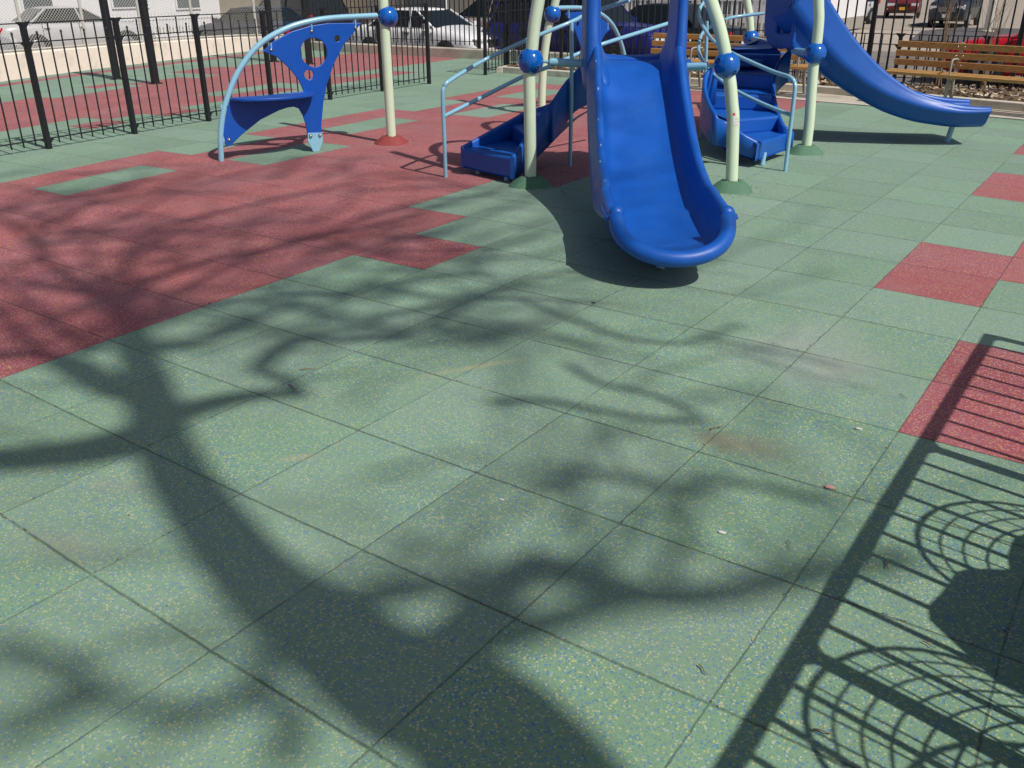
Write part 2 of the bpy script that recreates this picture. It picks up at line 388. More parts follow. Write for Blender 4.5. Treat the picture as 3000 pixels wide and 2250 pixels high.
for u in range(U0, U1+1):
    for v in range(V0, V1+1):
        if (u, v) not in pos:
            d2 = (K_[:, 0]-u)**2+(K_[:, 1]-v)**2; wgt = 1/(d2**2+.01)
            dx, dy = (K_[:, 2]*wgt).sum()/wgt.sum(), (K_[:, 3]*wgt).sum()/wgt.sum()
            pos[(u, v)] = (u*U+dx, v*U+dy)
vid = {}; vs = []
for k_, p in pos.items(): vid[k_] = len(vs); vs.append((float(p[0]), float(p[1]), 0.))
fs = []; mi = []; uvs = []
for u in range(U0, U1):
    for v in range(V0, V1):
        if u > -15 and v >= 15: continue
        fs.append((vid[(u, v)], vid[(u+1, v)], vid[(u+1, v+1)], vid[(u, v+1)])); mi.append(1 if cellred(u, v) else 0)
        uvs += [(u, v), (u+1, v), (u+1, v+1), (u, v+1)]
me = bpy.data.meshes.new('rubber_paving'); me.from_pydata(vs, [], fs); me.materials.append(M['green']); me.materials.append(M['red'])
me.polygons.foreach_set('material_index', mi)
ul = me.uv_layers.new(name='tile'); ul.data.foreach_set('uv', np.array(uvs, dtype=np.float32).ravel()); me.update()
o = bpy.data.objects.new('rubber_paving', me); link(o); tag(o, kind='structure')
# earth bank under the playground edge
mb = MB(); mb.box((15, 9.25, -.24), (49, .3, .44)); mb.box((-14.5, 11.05, -.24), (12, .25, .44)); tag(mb.build('earth_bank', M['conc']), kind='structure')

# concrete strip, kerb and planting bed along the back
SK = [(-9.66, 8.33), (-8.0, 8.22), (-5.9, 8.28), (-3.6, 8.27), (-1.9, 8.0), (-.4, 7.64), (3, 6.9), (8, 5.9)]
strip = [(-6.2, 7.62), (-5, 7.48), (-3.6, 7.28), (-2.6, 7.18), (-.28, 6.79), (3, 6.2), (8, 5.3)]
mb = MB(); n_ = len(strip)
mb.add([(p[0], p[1], .004) for p in strip]+[(p[0], p[1]+1.25, .004) for p in strip], [(i, i+1, n_+i+1, n_+i) for i in range(n_-1)])
tag(mb.build('pavement', M['conc']), kind='structure')
mb = MB()
for a, b in zip(strip[:-1], strip[1:]): mb.bar((a[0], a[1], .006), (b[0], b[1], .006), .07, .02)
tag(mb.build('pavement_edge', M['kerb']), kind='structure')
mb = MB()
for a, b in zip(SK[:-1], SK[1:]): mb.bar((a[0], a[1]+.07, .05), (b[0]+.002, b[1]+.07, .05), .14, .12)
mb.bar((-9.66, 8.3, .05), (-9.9, 9.2, .05), .14, .118)
tag(mb.build('kerb', M['kerb'], bevel=.012), kind='structure')
mb = MB(); nx = 120; ny = 12
bed = []
for i in range(nx+1):
    t = i/nx; x = -9.7+t*17.6
    y0 = np.interp(x, [p[0] for p in SK], [p[1] for p in SK])+.14
    for j in range(ny+1):
        y = y0+(9.32-y0 if x < 0 else (9.32-y0))*j/ny
        bed.append((x, y, .075+.05*math.sin(j/ny*math.pi)+.035*rng.rand()))
mb.add(bed, [(i*(ny+1)+j, (i+1)*(ny+1)+j, (i+1)*(ny+1)+j+1, i*(ny+1)+j+1) for i in range(nx) for j in range(ny)], True)
tag(mb.build('planting_bed', M['soil']), kind='structure')
# leaf litter
mb = MB()
for k in range(2600):
    x = random.uniform(-9.5, 3); y0 = np.interp(x, [p[0] for p in SK], [p[1] for p in SK])+.18
    y = random.uniform(y0, 9.2); s_ = random.uniform(.02, .05); a = random.uniform(0, 6.3); c_ = np.array([x, y, .135+random.uniform(0, .03)])
    d1 = np.array([math.cos(a), math.sin(a), random.uniform(-.5, .5)])*s_; d2 = np.array([-math.sin(a), math.cos(a), random.uniform(-.6, .6)])*s_*.6
    mb.add([c_-d1, c_-d2, c_+d1, c_+d2], [(0, 1, 2, 3)], False, random.choice([0, 0, 1, 2]))
tag(mb.build('leaf_litter', [mat('litter_brown', (.20, .12, .06), .8), mat('litter_tan', (.40, .30, .18), .8), mat('litter_pale', (.55, .50, .42), .8)]),
    'dead leaves and twigs scattered over the mulch of the planting bed', 'leaf litter', kind='stuff')

# ================================================================== WALLS AND FENCES
LW = [(-18.55, .5), (-18.92, 3.32), (-19.34, 6.13), (-19.5, 8.6), (-19.35, 9.9), (-18.6, 10.5), (-17.5, 10.58)]
def wallrun(name, pts, h, th, material, label, cat, side):
    P = cr(pts, 4); lo = []; 
    mb = MB(); rings = []
    for i, p in enumerate(P):
        a = P[max(i-1, 0)]; b = P[min(i+1, len(P)-1)]; t = (b-a)/np.linalg.norm(b-a); n = np.array([-t[1], t[0]])*side
        q = p+n*th
        e_ = .02
        rings.append([(p[0], p[1], -.3), (p[0], p[1], h-e_), (p[0]+n[0]*e_, p[1]+n[1]*e_, h), (q[0]-n[0]*e_, q[1]-n[1]*e_, h), (q[0], q[1], h-e_), (q[0], q[1], -.3)])
    mb.loft(rings, closed=False, smooth=False)
    mb.add(rings[0], [tuple(range(6))]); mb.add(rings[-1], [tuple(range(6))[::-1]])
    o = mb.build(name, material); fixnormals(o); return tag(o, label, cat)
wallrun('low_wall', LW, .30, .30, M['paleconc'], 'low cream painted wall along the left edge of the ball court', 'wall', 1)
wallrun('low_wall', [(-17.5, 10.58), (-15.6, 10.55), (-12, 10.6), (-9.5, 10.66), (-6.5, 10.75)], .215, .26, M['conc'], 'low concrete wall at the back of the court below the tall iron fence', 'wall', 1)

def hfence(posts, top, mid, bot, sp, label, group=None, alt=True, pr=.0095, pw=.052, ends=(True, True), z0=0, name='iron_fence', hook=True):
    """low iron fence: a post at each point, bays of pickets between"""
    root = empty(name, (*posts[0], z0), label, 'fence', group)
    for i, p in enumerate(posts):
        mb = MB(); mb.box((p[0], p[1], z0+top/2), (pw, pw, top), rz=math.atan2(posts[min(i+1, len(posts)-1)][1]-posts[max(i-1, 0)][1], posts[min(i+1, len(posts)-1)][0]-posts[max(i-1, 0)][0]))
        a = posts[max(i-1, 0)]; b = posts[min(i+1, len(posts)-1)]; t = np.array(b)-np.array(a); t = t/np.linalg.norm(t)
        for sgn in (-1, 1):
            if (i == 0 and sgn < 0) or (i == len(posts)-1 and sgn > 0): continue
            for zt in ([top, mid, bot] if hook else [top]):
                mb.prism([(p[0]+t[0]*sgn*pw/2, p[1]+t[1]*sgn*pw/2, z0+zt+.004), (p[0]+t[0]*sgn*(pw/2+.055), p[1]+t[1]*sgn*(pw/2+.055), z0+zt+.004), (p[0]+t[0]*sgn*pw/2, p[1]+t[1]*sgn*pw/2, z0+zt-.055)], (t[1]*.02, -t[0]*.02, 0))
        mb.build('post', M['black'], root)
    for a, b in zip(posts[:-1], posts[1:]):
        a, b = np.array(a, float), np.array(b, float); L = np.linalg.norm(b-a); t = (b-a)/L; a2 = a+t*pw/2; b2 = b-t*pw/2
        mb = MB()
        for zr in (top-.012, mid, bot): mb.bar((*a2, z0+zr), (*b2, z0+zr), .032, .011)
        n = max(1, int(round(L/sp))-1)
        for k in range(n):
            p = a+t*L*(k+1)/(n+1); hi = top-.02 if (not alt or k % 2) else top-.105
            mb.tube([(p[0], p[1], z0+bot-.06), (p[0], p[1], z0+hi)], pr, 6)
            if alt and k % 2 == 0: mb.lathe((p[0], p[1], z0+hi), [(pr*1.25, -.012), (pr*1.35, .004), (.0005, .016)], 6)
        mb.build('picket_panel', M['black'], root)
    return root
F1 = [(-8.62, -3.6), (-8.71, -2.45), (-8.8, -1.33), (-8.93, -.18), (-9.05, .99), (-9.2, 2.2), (-9.36, 3.48), (-9.45, 4.75), (-9.52, 6.02)]
hfence(F1, 1.30, 1.10, .11, .147, 'low black iron fence with alternating picket heights between play area and ball court')
hfence([(-9.62, 7.8), (-9.78, 8.67), (-9.95, 9.6), (-10.1, 10.5)], 1.31, 1.10, .11, .147, 'short run of black iron fence from the open gateway back to the low concrete wall')
BF = [(-9.78, 8.72)]; x = -9.78
while x < 3: x += 1.22; BF.append((x, float(np.interp(x, [-9.8, -5, -.4, 4], [8.72, 8.9, 8.85, 8.6]))))
hfence([(p[0]+.03, p[1]) for p in BF], .86, .70, .12, .14, 'knee-high black iron fence round the planting bed behind the benches', z0=.02, alt=False, pw=.05)

# tall iron fence: panels of bars between thick posts
def tallfence(pts, z0, zbot, ztop, sp, label, postevery=2.44):
    root = empty('tall_iron_fence', (*pts[0], z0), label, 'fence')
    for a, b in zip(pts[:-1], pts[1:]):
        a, b = np.array(a, float), np.array(b, float); L = np.linalg.norm(b-a); t = (b-a)/L
        nb = max(1, int(round(L/postevery)))
        for k in range(nb):
            p, q = a+t*L*k/nb, a+t*L*(k+1)/nb
            mb = MB(); mb.box((p[0], p[1], (z0+ztop+.1)/2), (.065, .065, ztop+.1-z0), rz=math.atan2(t[1], t[0])); mb.build('post', M['black'], root)
            mb = MB(); bl = np.linalg.norm(q-p); n = int(bl/sp)
            for zr in (zbot+.08, ztop-.12, ): mb.bar((*(p+t*.033), zr), (*(q-t*.033), zr), .032, .012)
            for j in range(1, n):
                r_ = p+t*bl*j/n; mb.tube([(r_[0], r_[1], zbot), (r_[0], r_[1], ztop)], .0135, 6)
            mb.build('picket_panel', M['black'], root)
    return root
tallfence([(-17.6, 10.74), (-15, 10.72), (-12, 10.74), (-9.6, 10.8), (-6.4, 10.88)], -.3, .28, 2.5, .135, 'tall black iron fence on the back wall of the court before the parked cars')
tallfence([(-6.4, 9.36), (-3.0, 9.36), (1.3, 9.32), (6, 9.2)], -.3, .12, 2.6, .145, 'tall black iron fence behind the planting bed and the slatted benches')

# chain link fence on left wall
root = empty('chain_link_fence', (-19.1, 3.3, .3), 'tall silver chain link fence standing on the cream wall left of the court', 'fence')
CL = [(-18.9, .5), (-19.08, 3.32), (-19.49, 6.13), (-19.66, 8.6), (-19.5, 10.0), (-18.5, 10.72)]
seg = 0
for a, b in zip(CL[:-1], CL[1:]):
    a, b = np.array(a), np.array(b); L = np.linalg.norm(b-a); t = (b-a)/L; h0, h1 = .30, 2.5; Hh_ = h1-h0; pit = .075
    mb = MB(); nk = int((L+Hh_)/pit)
    for k in range(nk):
        s0 = k*pit-Hh_
        for up in (1, -1):
            x0, x1 = s0, s0+Hh_; zA, zB = (h0, h1) if up > 0 else (h1, h0)
            if x0 < 0: f = -x0/Hh_; zA = zA+(zB-zA)*f; x0 = 0
            if x1 > L: f = (x1-L)/max(x1-x0, 1e-6); zB = zB+(zA-zB)*f; x1 = L
            if x1 <= x0: continue
            mb.tube([(*(a+t*x0), zA), (*(a+t*x1), zB)], .0042, 3, cap=False, smooth=False)
    mb.build('wire_mesh', M['galv'], root)
    mb = MB(); mb.tube([(*a, h1), (*b, h1)], .021, 8); mb.build('rail', M['galv'], root); mb = MB(); mb.tube([(*a, h0+.04), (*b, h0+.04)], .017, 8); mb.build('rail', M['galv'], root)
for s_ in np.arange(1, 10.6, 1.55):
    yy = s_; xx = np.interp(yy, [p[1] for p in CL], [p[0] for p in CL])
    mb = MB(); mb.tube([(xx, yy, .25), (xx, yy, 2.55)], .034, 10); mb.lathe((xx, yy, 2.55), [(.036, 0), (.03, .03), (.001, .045)], 10); mb.build('post', M['galv'], root)

# tall black steel poles in the court
for i, (bp_, lab) in enumerate([((343, 232), 'thick black pole in the court, leftmost of the four'), ((456, 245), 'thick black pole in the court, second from left and nearest the camera'),
        ((802, 181), 'thick black pole in the court half hidden behind the blue arch panel'), ((907, 188), 'thick black pole seen through the round hole of the blue arch panel')]):
    b_ = G(bp_); rd = .075
    r0 = empty('court_pole', b_, lab, 'pole', 'black poles of the ball court')
    mb = MB(); mb.tube([(b_[0], b_[1], 0), (b_[0], b_[1], 3.6)], rd, 16); mb.build('shaft', M['black'], r0)
    mb = MB(); mb.lathe(b_, [(rd+.05, 0), (rd+.05, .012), (rd+.002, .016)], 20); mb.build('base_flange', M['black'], r0)
    if i in (1, 3):
        pass
# ================================================================== SEAT PANEL (freestanding arch with blue board)
HOLE = lambda c, r, n=28: [(c[0]+r*math.cos(2*math.pi*k/n), c[1]+r*math.sin(2*math.pi*k/n)) for k in range(n)]
UP = [(.56,1.033),(.686,1.127),(.876,1.208),(1.078,1.256),(1.28,1.277),(1.651,1.268),(1.575,1.198),(1.423,1.051),(1.295,.861),(1.209,.68),(1.15,.496),(1.108,.282),(1.091,.13),
      (.955,.13),(.939,.187),(.93,.297),(.906,.387),(.872,.453),(.821,.475),(.755,.472),(.658,.45),(.453,.373),(.243,.242),(.13,.155),(.085,.135),(.059,.16),(.058,.27),(.09,.42),(.134,.545),(.17,.594),
      (.944,.622),(.903,.735),(.811,.861),(.694,.974)]
ARC = [(.0,0),(.012,.13),(.029,.26),(.078,.45),(.158,.636),(.271,.83),(.433,1.015),(.611,1.145),(.85,1.245),(1.082,1.298),(1.352,1.325),(1.83,1.335)]
def board(outline, holes, th, P3, n3, mat_, name, parent, bev=.006):
    """flat board with true holes: 2D fill via bmesh triangle_fill then solidify"""
    import bmesh
    bm = bmesh.new(); edges = []
    for loop in [outline]+holes:
        vs_ = [bm.verts.new((p[0], 0, p[1])) for p in loop]
        for i in range(len(vs_)): edges.append(bm.edges.new((vs_[i], vs_[(i+1) % len(vs_)])))
    bmesh.ops.triangle_fill(bm, edges=edges, use_beauty=True)
    # extrude for thickness
    geom = bm.faces[:]; ret = bmesh.ops.extrude_face_region(bm, geom=geom); ev = [g for g in ret['geom'] if isinstance(g, bmesh.types.BMVert)]
    for v in ev: v.co.y += th
    bmesh.ops.recalc_face_normals(bm, faces=bm.faces)
    for v in bm.verts:
        s_, y_, z_ = v.co; p = P3(s_, z_); v.co = (p[0]+n3[0]*y_, p[1]+n3[1]*y_, p[2])
    me = bpy.data.meshes.new(name); bm.to_mesh(me); bm.free(); me.materials.append(mat_)
    L = wl(parent)
    for v in me.vertices: v.co -= L
    o = bpy.data.objects.new(name, me); link(o, parent)
    if bev:
        b = o.modifiers.new('bevel', 'BEVEL'); b.width = bev; b.segments = 2; b.limit_method = 'ANGLE'; b.angle_limit = R(60)
    return o
def connector_ball(c, parent, r=.109, ax=(0, 0, 1), name='connector_ball'):
    mb = MB(); c = np.array(c, float)
    prof = [(r*math.sin(t), -r*math.cos(t)) for t in np.linspace(R(24), R(156), 26)]
    prof = [(.045, prof[0][1])]+prof+[(.045, prof[-1][1])]
    mb.lathe(c, prof, 40, ax=ax); o = mb.build(name, M['ball'], parent)
    for az, el in ((R(-22), R(-28)), (R(-111), R(22)), (R(70), R(22)), (R(160), R(-26))):
        mb = MB()
        d = np.array([math.cos(el)*math.cos(az), math.cos(el)*math.sin(az), math.sin(el)])
        mb.lathe(c+d*(r-.0005), [(.0005, -.0005), (.018, .0004), (.0205, .0012), (.018, .0)], 16, ax=d)
        mb.build('bolt_recess', M['dark'], o)
    mb = MB(); mb.lathe(c, [(r+.0006, -.0012), (r+.0006, .0012)], 40, ax=(1, .2, 0)); mb.build('seam', M['dark'], o)
    return o
def mound(c, material, parent, name='base_collar', R0=.13, h=.06):
    mb = MB(); rr = []
    prof = [(.165, -.004), (.150, .010), (.128, .032), (.105, .055), (.085, .070), (.066, .078), (.05, .078)]
    n = 30
    for r_, z_ in prof:
        r_ *= 1.13
        rr.append([(c[0]+r_*(1+.10*math.sin(3*2*math.pi*k/n+c[0]*9)+.05*rng.rand())*math.cos(2*math.pi*k/n), c[1]+r_*(1+.1*math.sin(2*2*math.pi*k/n)+.05*rng.rand())*math.sin(2*math.pi*k/n), z_+.010*rng.rand()*(z_ > .005)) for k in range(n)])
    mb.loft(rr, smooth=True); o = mb.build(name, material, parent); return o
M['moundg'] = mat('poured_green_rubber', (.08, .19, .12), .7, var=.35, vscale=90, bump=1., bscale=110, dirt=(.30, .33, .14), dscale=110, dth=(.62, .68))
M['moundr'] = mat('poured_red_rubber', (.27, .045, .045), .7, var=.35, vscale=90, bump=1., bscale=110, dirt=(.62, .30, .24), dscale=110, dth=(.6, .68))
PR = .0525
def bolts(parent, P3, n3, pts, d=-.004):
    for s_, z_ in pts:
        p = np.array(P3(s_, z_))+np.array([n3[0], n3[1], 0])*d
        mb = MB(); mb.lathe(p, [(.019, 0), (.019, .004), (.012, .005), (.012, .012), (.0005, .014)], 12, ax=(-n3[0], -n3[1], 0)); mb.build('bolt', M['steel'], parent)
def seatpanel(root, A, B, seat=True, board_parent=None):
    A = np.array(A, float); B = np.array(B, float); e = (B-A)/np.linalg.norm(B-A); n3 = np.array([-e[1], e[0]])   # n3 points away from the viewer
    P3 = lambda s_, z_: (A[0]+e[0]*s_, A[1]+e[1]*s_, z_)
    L = np.linalg.norm(B-A)
    arc = cr([(A[0]+e[0]*s_, A[1]+e[1]*s_, z_) for s_, z_ in ARC], 6)
    mb = MB(); mb.tube(arc, .0285, 16); mb.lathe((*B, 1.335), [(0, 0)]*2) if False else None
    p1 = np.array(P3(1.80, 1.335)); mb.tube([p1, np.array(P3(1.87, 1.335))], [.016, .014], 10)
    a_o = mb.build('arch_tube', M['rail'], root)
    bd = board([(s_, z_) for s_, z_ in UP], [HOLE((1.095, 1.0), .143), HOLE((1.018, .783), .049, 20), HOLE((1.363, 1.124), .031, 18)], .02,
               lambda s_, z_: (A[0]+e[0]*s_-n3[0]*.01, A[1]+e[1]*s_-n3[1]*.01, z_), n3, M['panel'], 'board', root)
    board([(.94, .2), (1.1, .19), (1.1, .10), (1.05, .0), (.98, .0), (.93, .12)], [], .012, lambda s_, z_: (A[0]+e[0]*s_-n3[0]*.024, A[1]+e[1]*s_-n3[1]*.024, z_), n3, M['rail'], 'foot_plate', root, bev=.003)
    bolts(bd, P3, n3, [(1.575, 1.225), (1.09, 1.205), (.645, 1.045)], -.011)
    bolts(bd, P3, n3, [(.105, .205), (.12, .53)], -.011)
    bolts(bd, P3, n3, [(.965, .165), (1.068, .165)], -.027)
    for s_, z_, a in ((1.575, 1.225, 1.33), (1.09, 1.205, 1.3), (.645, 1.045, 1.13), (.09, .205, .205), (.11, .53, .53)):
        q = P3(s_, z_); mb = MB()
        if a == z_: mb.bar(P3(s_-.045, z_), P3(s_+.03, z_), .012, .034)
        else: mb.bar(P3(s_, z_-.02), P3(s_, a-.02), .012, .03)
        mb.build('bracket', M['rail'], root)
    if seat:
        K = 30; ring = []; s0, s1 = .165, 1.035; cx = (s0+s1)/2; hw = (s1-s0)/2; dp = .30
        poly = [(cx-hw*math.cos(math.pi*k/K), -dp*math.sin(math.pi*k/K)**.9) for k in range(K+1)]
        top = [(A[0]+e[0]*s_+n3[0]*(y_-.012), A[1]+e[1]*s_+n3[1]*(y_-.012), .612) for s_, y_ in poly]
        mb = MB(); mb.prism(top, (0, 0, -.026)); so_ = mb.build('seat', M['panel'], root, bevel=.006); fixnormals(so_)
        for k in range(4):
            s_ = .30+.2*k; p = np.array(P3(s_, .575)); mb = MB(); mb.box(p-np.array([n3[0], n3[1], 0])*.03, (.03, .03, .02)); mb.build('seat_clip', M['steel'], so_)
    return P3
PP = G(Z2(1515, 1160))
root = empty('seat_panel', (*PP[:2], 0), 'blue arched seat panel with three round holes beside a straight pale green post', 'seat panel')
seatpanel(root, (-6.61, -.73), PP[:2])
mb = MB(); mb.tube([(*PP[:2], 0), (*PP[:2], 2.7)], PR, 24); po = mb.build('post', M['post'], root)
connector_ball(Hh(Z2(1482, 135), PP), root)
mound(PP, M['moundr'], root)

# ================================================================== MAIN PLAY STRUCTURE
root = empty('play_structure', (-2.8, 2.0, 0), 'large blue playground climber with two slides, winding steps and pale green posts', 'play structure')
def post(base, pix, topz=2.9, ball=None, name='post', col='moundg', r=PR, label=None):
    path = [np.array([base[0], base[1], 0.])]+[Hh(p, base) for p in pix]
    a, b_ = path[-2], path[-1]; t = (b_-a)/np.linalg.norm(b_-a)
    k = (topz-b_[2])/max(t[2], .2); path.append(b_+t*k*.5); path.append(b_+t*k)
    mb = MB(); mb.tube(cr(path, 5), r, 24); o = mb.build(name, M['post'], root)
    if ball is not None:
        c = Hh(ball, base); connector_ball(c, o)
    if col: mound(base, M[col], root)
    return o
P1 = G(Z3(980, 1500)); P2 = G(D(1580, 410)); P3_ = G(D(1740, 330))
post(P1, [Z3(974, 900), Z3(970, 600), Z3(980, 495), Z3(992, 390), Z3(1012, 200), Z3(1045, 0)], ball=Z3(980, 495))
p2o = post(P2, [Z5(655, 1600), Z5(640, 1350), Z5(612, 1050), Z5(570, 845), Z5(540, 640), Z5(470, 330), Z5(370, 20)], ball=Z5(570, 845))
post(P3_, [Z5(1640, 1600), Z5(1665, 1250), Z5(1697, 850), Z5(1718, 700), Z5(1742, 520), Z5(1765, 250), Z5(1760, 0)], ball=Z5(1718, 690))
q = AT((2200, 112), .22*2621/47); P4 = np.array([q[0]+.05, q[1], 0]); 
post(P4, [(2203, 180), (2200, 112), (2196, 50), (2188, 0)], ball=(2200, 112), col=None)
q = AT((1618, 41), 7.58*75/49.5); P5 = np.array([q[0]-.12, q[1], 0])
post(P5, [Z3(1070, 860), Z3(1085, 520), Z3(1120, 250), Z3(1157, 115), Z3(1180, 20)], ball=Z3(1157, 115), col=None)
seatpanel(root, (P5[0]+.25, P5[1]+1.92), P5[:2]+np.array([.12, 0]), seat=False)
# warning sticker wrapped on post 2
def sticker(po_, base, pa, pb, side, half):
    a, b_ = Hh(pa, base), Hh(pb, base); ax = (b_-a); view = CAM[:2]-base[:2]; va = math.atan2(view[1], view[0])
    rings = []
    for t in np.linspace(0, 1, 5):
        c = a+ax*t; rings.append([(c[0]+(PR+.0012)*math.cos(va+th), c[1]+(PR+.0012)*math.sin(va+th), c[2]) for th in np.linspace(side-half, side+half, 8)])
    return rings
for (pa, pb, m_, nm) in ((Z5(688, 1625), Z5(682, 1490), 'sticker', 'warning_label'), (Z5(682, 1489), Z5(680, 1453), 'redink', 'warning_label_header')):
    # centre of the post at these heights
    off = {}
    rings = []
    for px in (pa, pb):
        c = Hh((px[0]-.0, px[1]), P2); 
        cx_ = np.interp(px[1], [143, 191, 237, 305, 361, 556], [2122, 2129, 2138.3, 2144.7, 2148, 2143]); c = Hh((cx_, px[1]), P2)
        view = CAM[:2]-P2[:2]; va = math.atan2(view[1], view[0])
        rings.append([(c[0]+(PR+.0013)*math.cos(va+th), c[1]+(PR+.0013)*math.sin(va+th), c[2]) for th in np.linspace(R(5), R(88), 10)])
    mb = MB(); mb.loft(rings, closed=False); mb.build(nm, M[m_], p2o)
mb = MB()
view = CAM[:2]-P2[:2]; va = math.atan2(view[1], view[0])
for k, yy in enumerate((1520, 1540, 1562, 1580, 1600, 1612)):
    px = Z5(0, yy); cx_ = np.interp(px[1], [143, 191, 237, 305, 361, 556], [2122, 2129, 2138.3, 2144.7, 2148, 2143]); c = Hh((cx_, px[1]), P2)
    mb.loft([[(c[0]+(PR+.0022)*math.cos(va+th), c[1]+(PR+.0022)*math.sin(va+th), c[2]+dz) for th in np.linspace(R(14), R(60+(k*17) % 20), 8)] for dz in (-.0012, .0012)], closed=False)
mb.build('label_print', M['grey'], p2o)

def slide_sections(frames, hw, wall, n_arc=6):
    """frames: list of (centre xyz of bed, right unit vec, up unit vec, wallheight, halfwidth, crease, belly)"""
    rings = []
    for (c, rt, up, wh, w_, cr_, be) in frames:
        c = np.array(c, float); rt = np.array(rt, float); up = np.array(up, float)
        pts = []
        rr = .033; w_ = w_+.012
        # from left outer bottom -> left rim -> bed -> right rim -> right outer -> belly
        be = max(be, wh+.07); half = []; fl = min(.055, float(cr_)*.30)
        for th in np.linspace(0, math.pi, 8): half.append((w_+rr*math.cos(th), wh-rr+rr*math.sin(th)))   # outer to inner over the rim
        half += [(w_-rr-.003, wh*.5), (w_-rr-.007, .09), (w_-.062, .042), (w_-.092, .014), (w_-.14, .002), (w_*.35, -.004), (0, -.006)]
        inner = half
        outer = [(w_+rr+fl*.25, wh-cr_*.35), (w_+rr+fl*.7, wh-cr_*.7), (w_+rr+fl, wh-cr_), (w_+rr+fl-.03, wh-cr_-.014), (w_-.045, wh-be+.045), (w_-.12, wh-be), (w_*.3, wh-be-.005)]
        right = outer[::-1]+inner               # belly centre -> outer -> rim -> bed centre
        ring = [(c+rt*x+up*z) for x, z in right]
        left = [(c-rt*x+up*z) for x, z in right][::-1]
        ring += left[1:]
        rings.append(ring)
    return rings
def build_slide(name, rings, parent):
    mb = MB(); mb.loft(rings, closed=True); mb.add(rings[-1], [tuple(range(len(rings[-1])))]); o = mb.build(name, M['blue'], parent); fixnormals(o)
    for p in o.data.polygons: p.use_smooth = True
    return o
# ---- front slide
ax = np.array([.559, -.829]); rtv = np.array([.829, .559]); rtv = np.array([-ax[1], ax[0]])*1.0
rtv = np.array([.829, .559]); O1 = np.array([-2.66+.829*.045, .56+.559*.045])
prof = [(-.06, 1.06, 0), (.06, 1.055, 0), (.2, 1.02, 0), (.4, .90, 0), (.6, .765, 0), (.85, .605, 0), (1.1, .465, 0), (1.35, .355, 0), (1.6, .28, 0), (1.9, .225, 0), (2.2, .20, 0), (2.5, .195, 0), (2.72, .20, 0)]
P_ = cr([(a, b_) for a, b_, _ in prof], 4)
frames = []
for i, (t, z_) in enumerate(P_):
    a, b_ = P_[max(i-1, 0)], P_[min(i+1, len(P_)-1)]; s_ = (b_-a)/np.linalg.norm(b_-a)
    up = np.array([-s_[1]*ax[0], -s_[1]*ax[1], s_[0]]); up = up/np.linalg.norm(up)
    wh = float(np.interp(t, [-.1, .05, .25, .6, 1.2, 2.0, 2.72], [.36, .30, .235, .212, .208, .205, .198]))
    hw = float(np.interp(t, [-.1, .5, 1.5, 2.3, 2.72], [.335, .335, .35, .35, .345]))
    frames.append(((O1[0]+ax[0]*t, O1[1]+ax[1]*t, z_), (rtv[0], rtv[1], 0), up, wh, hw-.015*(t < 2.), float(np.interp(t, [0, 1.9, 2.5, 2.72], [.17, .16, .08, .04])), float(np.interp(t, [0, 2.3, 2.72], [.38, .34, .25]))))
sl1 = build_slide('slide', slide_sections(frames, .31, .2), root)
fr1 = list(frames)
# rounded exit lip: half-disc tray closing the slide, with a thick rolled rim
tE, zE = 2.72, .20; cE = np.array([O1[0]+ax[0]*tE, O1[1]+ax[1]*tE, zE])
K = 28; rr = .049; W_ = .335
def lipc(th): return cE+np.array([rtv[0], rtv[1], 0])*(W_*math.cos(th))+np.array([ax[0], ax[1], 0])*(.315*abs(math.sin(th))**.92)
rim = []
for k in range(K+1):
    th = math.pi*k/K; c = lipc(th); c[2] = zE+.165-.165*(math.sin(th)**.75)+.0
    rim.append(c)
mb = MB()
mb.tube([rim[0]+np.array([-ax[0]*.06, -ax[1]*.06, .02])]+rim+[rim[-1]+np.array([-ax[0]*.06, -ax[1]*.06, .02])], [.03]+[rr]*len(rim)+[.03], 16)
for q in (rim[0], rim[-1]): mb.lathe(q+np.array([-ax[0]*.03, -ax[1]*.03, .02]), [(rr*math.sin(t), -rr*math.cos(t)) for t in np.linspace(.01, math.pi-.01, 12)], 20)
# tray surface from the end of the bed to the rim, and its underside
for low in (0, 1):
    rows = []
    for j in range(9):
        f = j/8; row = []
        for k in range(K+1):
            th = math.pi*k/K; x = math.cos(th)*W_; edge = rim[k]
            xx = x*.885; inner = cE+np.array([rtv[0], rtv[1], 0])*xx-np.array([ax[0], ax[1], 0])*.03; inner[2] = zE+float(np.interp(abs(xx), [0, .12, .205, .26, .293, .305], [-.004, .0, .004, .020, .085, .13]))
            if low: inner[2] = zE-.10+.10*abs(math.cos(th))
            p = inner*(1-f)+edge*f
            if not low: p[2] -= .012*math.sin(f*math.pi)
            else: p[2] -= .03*math.sin(f*math.pi)
            row.append(p)
        rows.append(row)
    mb.loft(rows, closed=False)
lip = mb.build('slide_exit_lip', M['blue'], sl1)
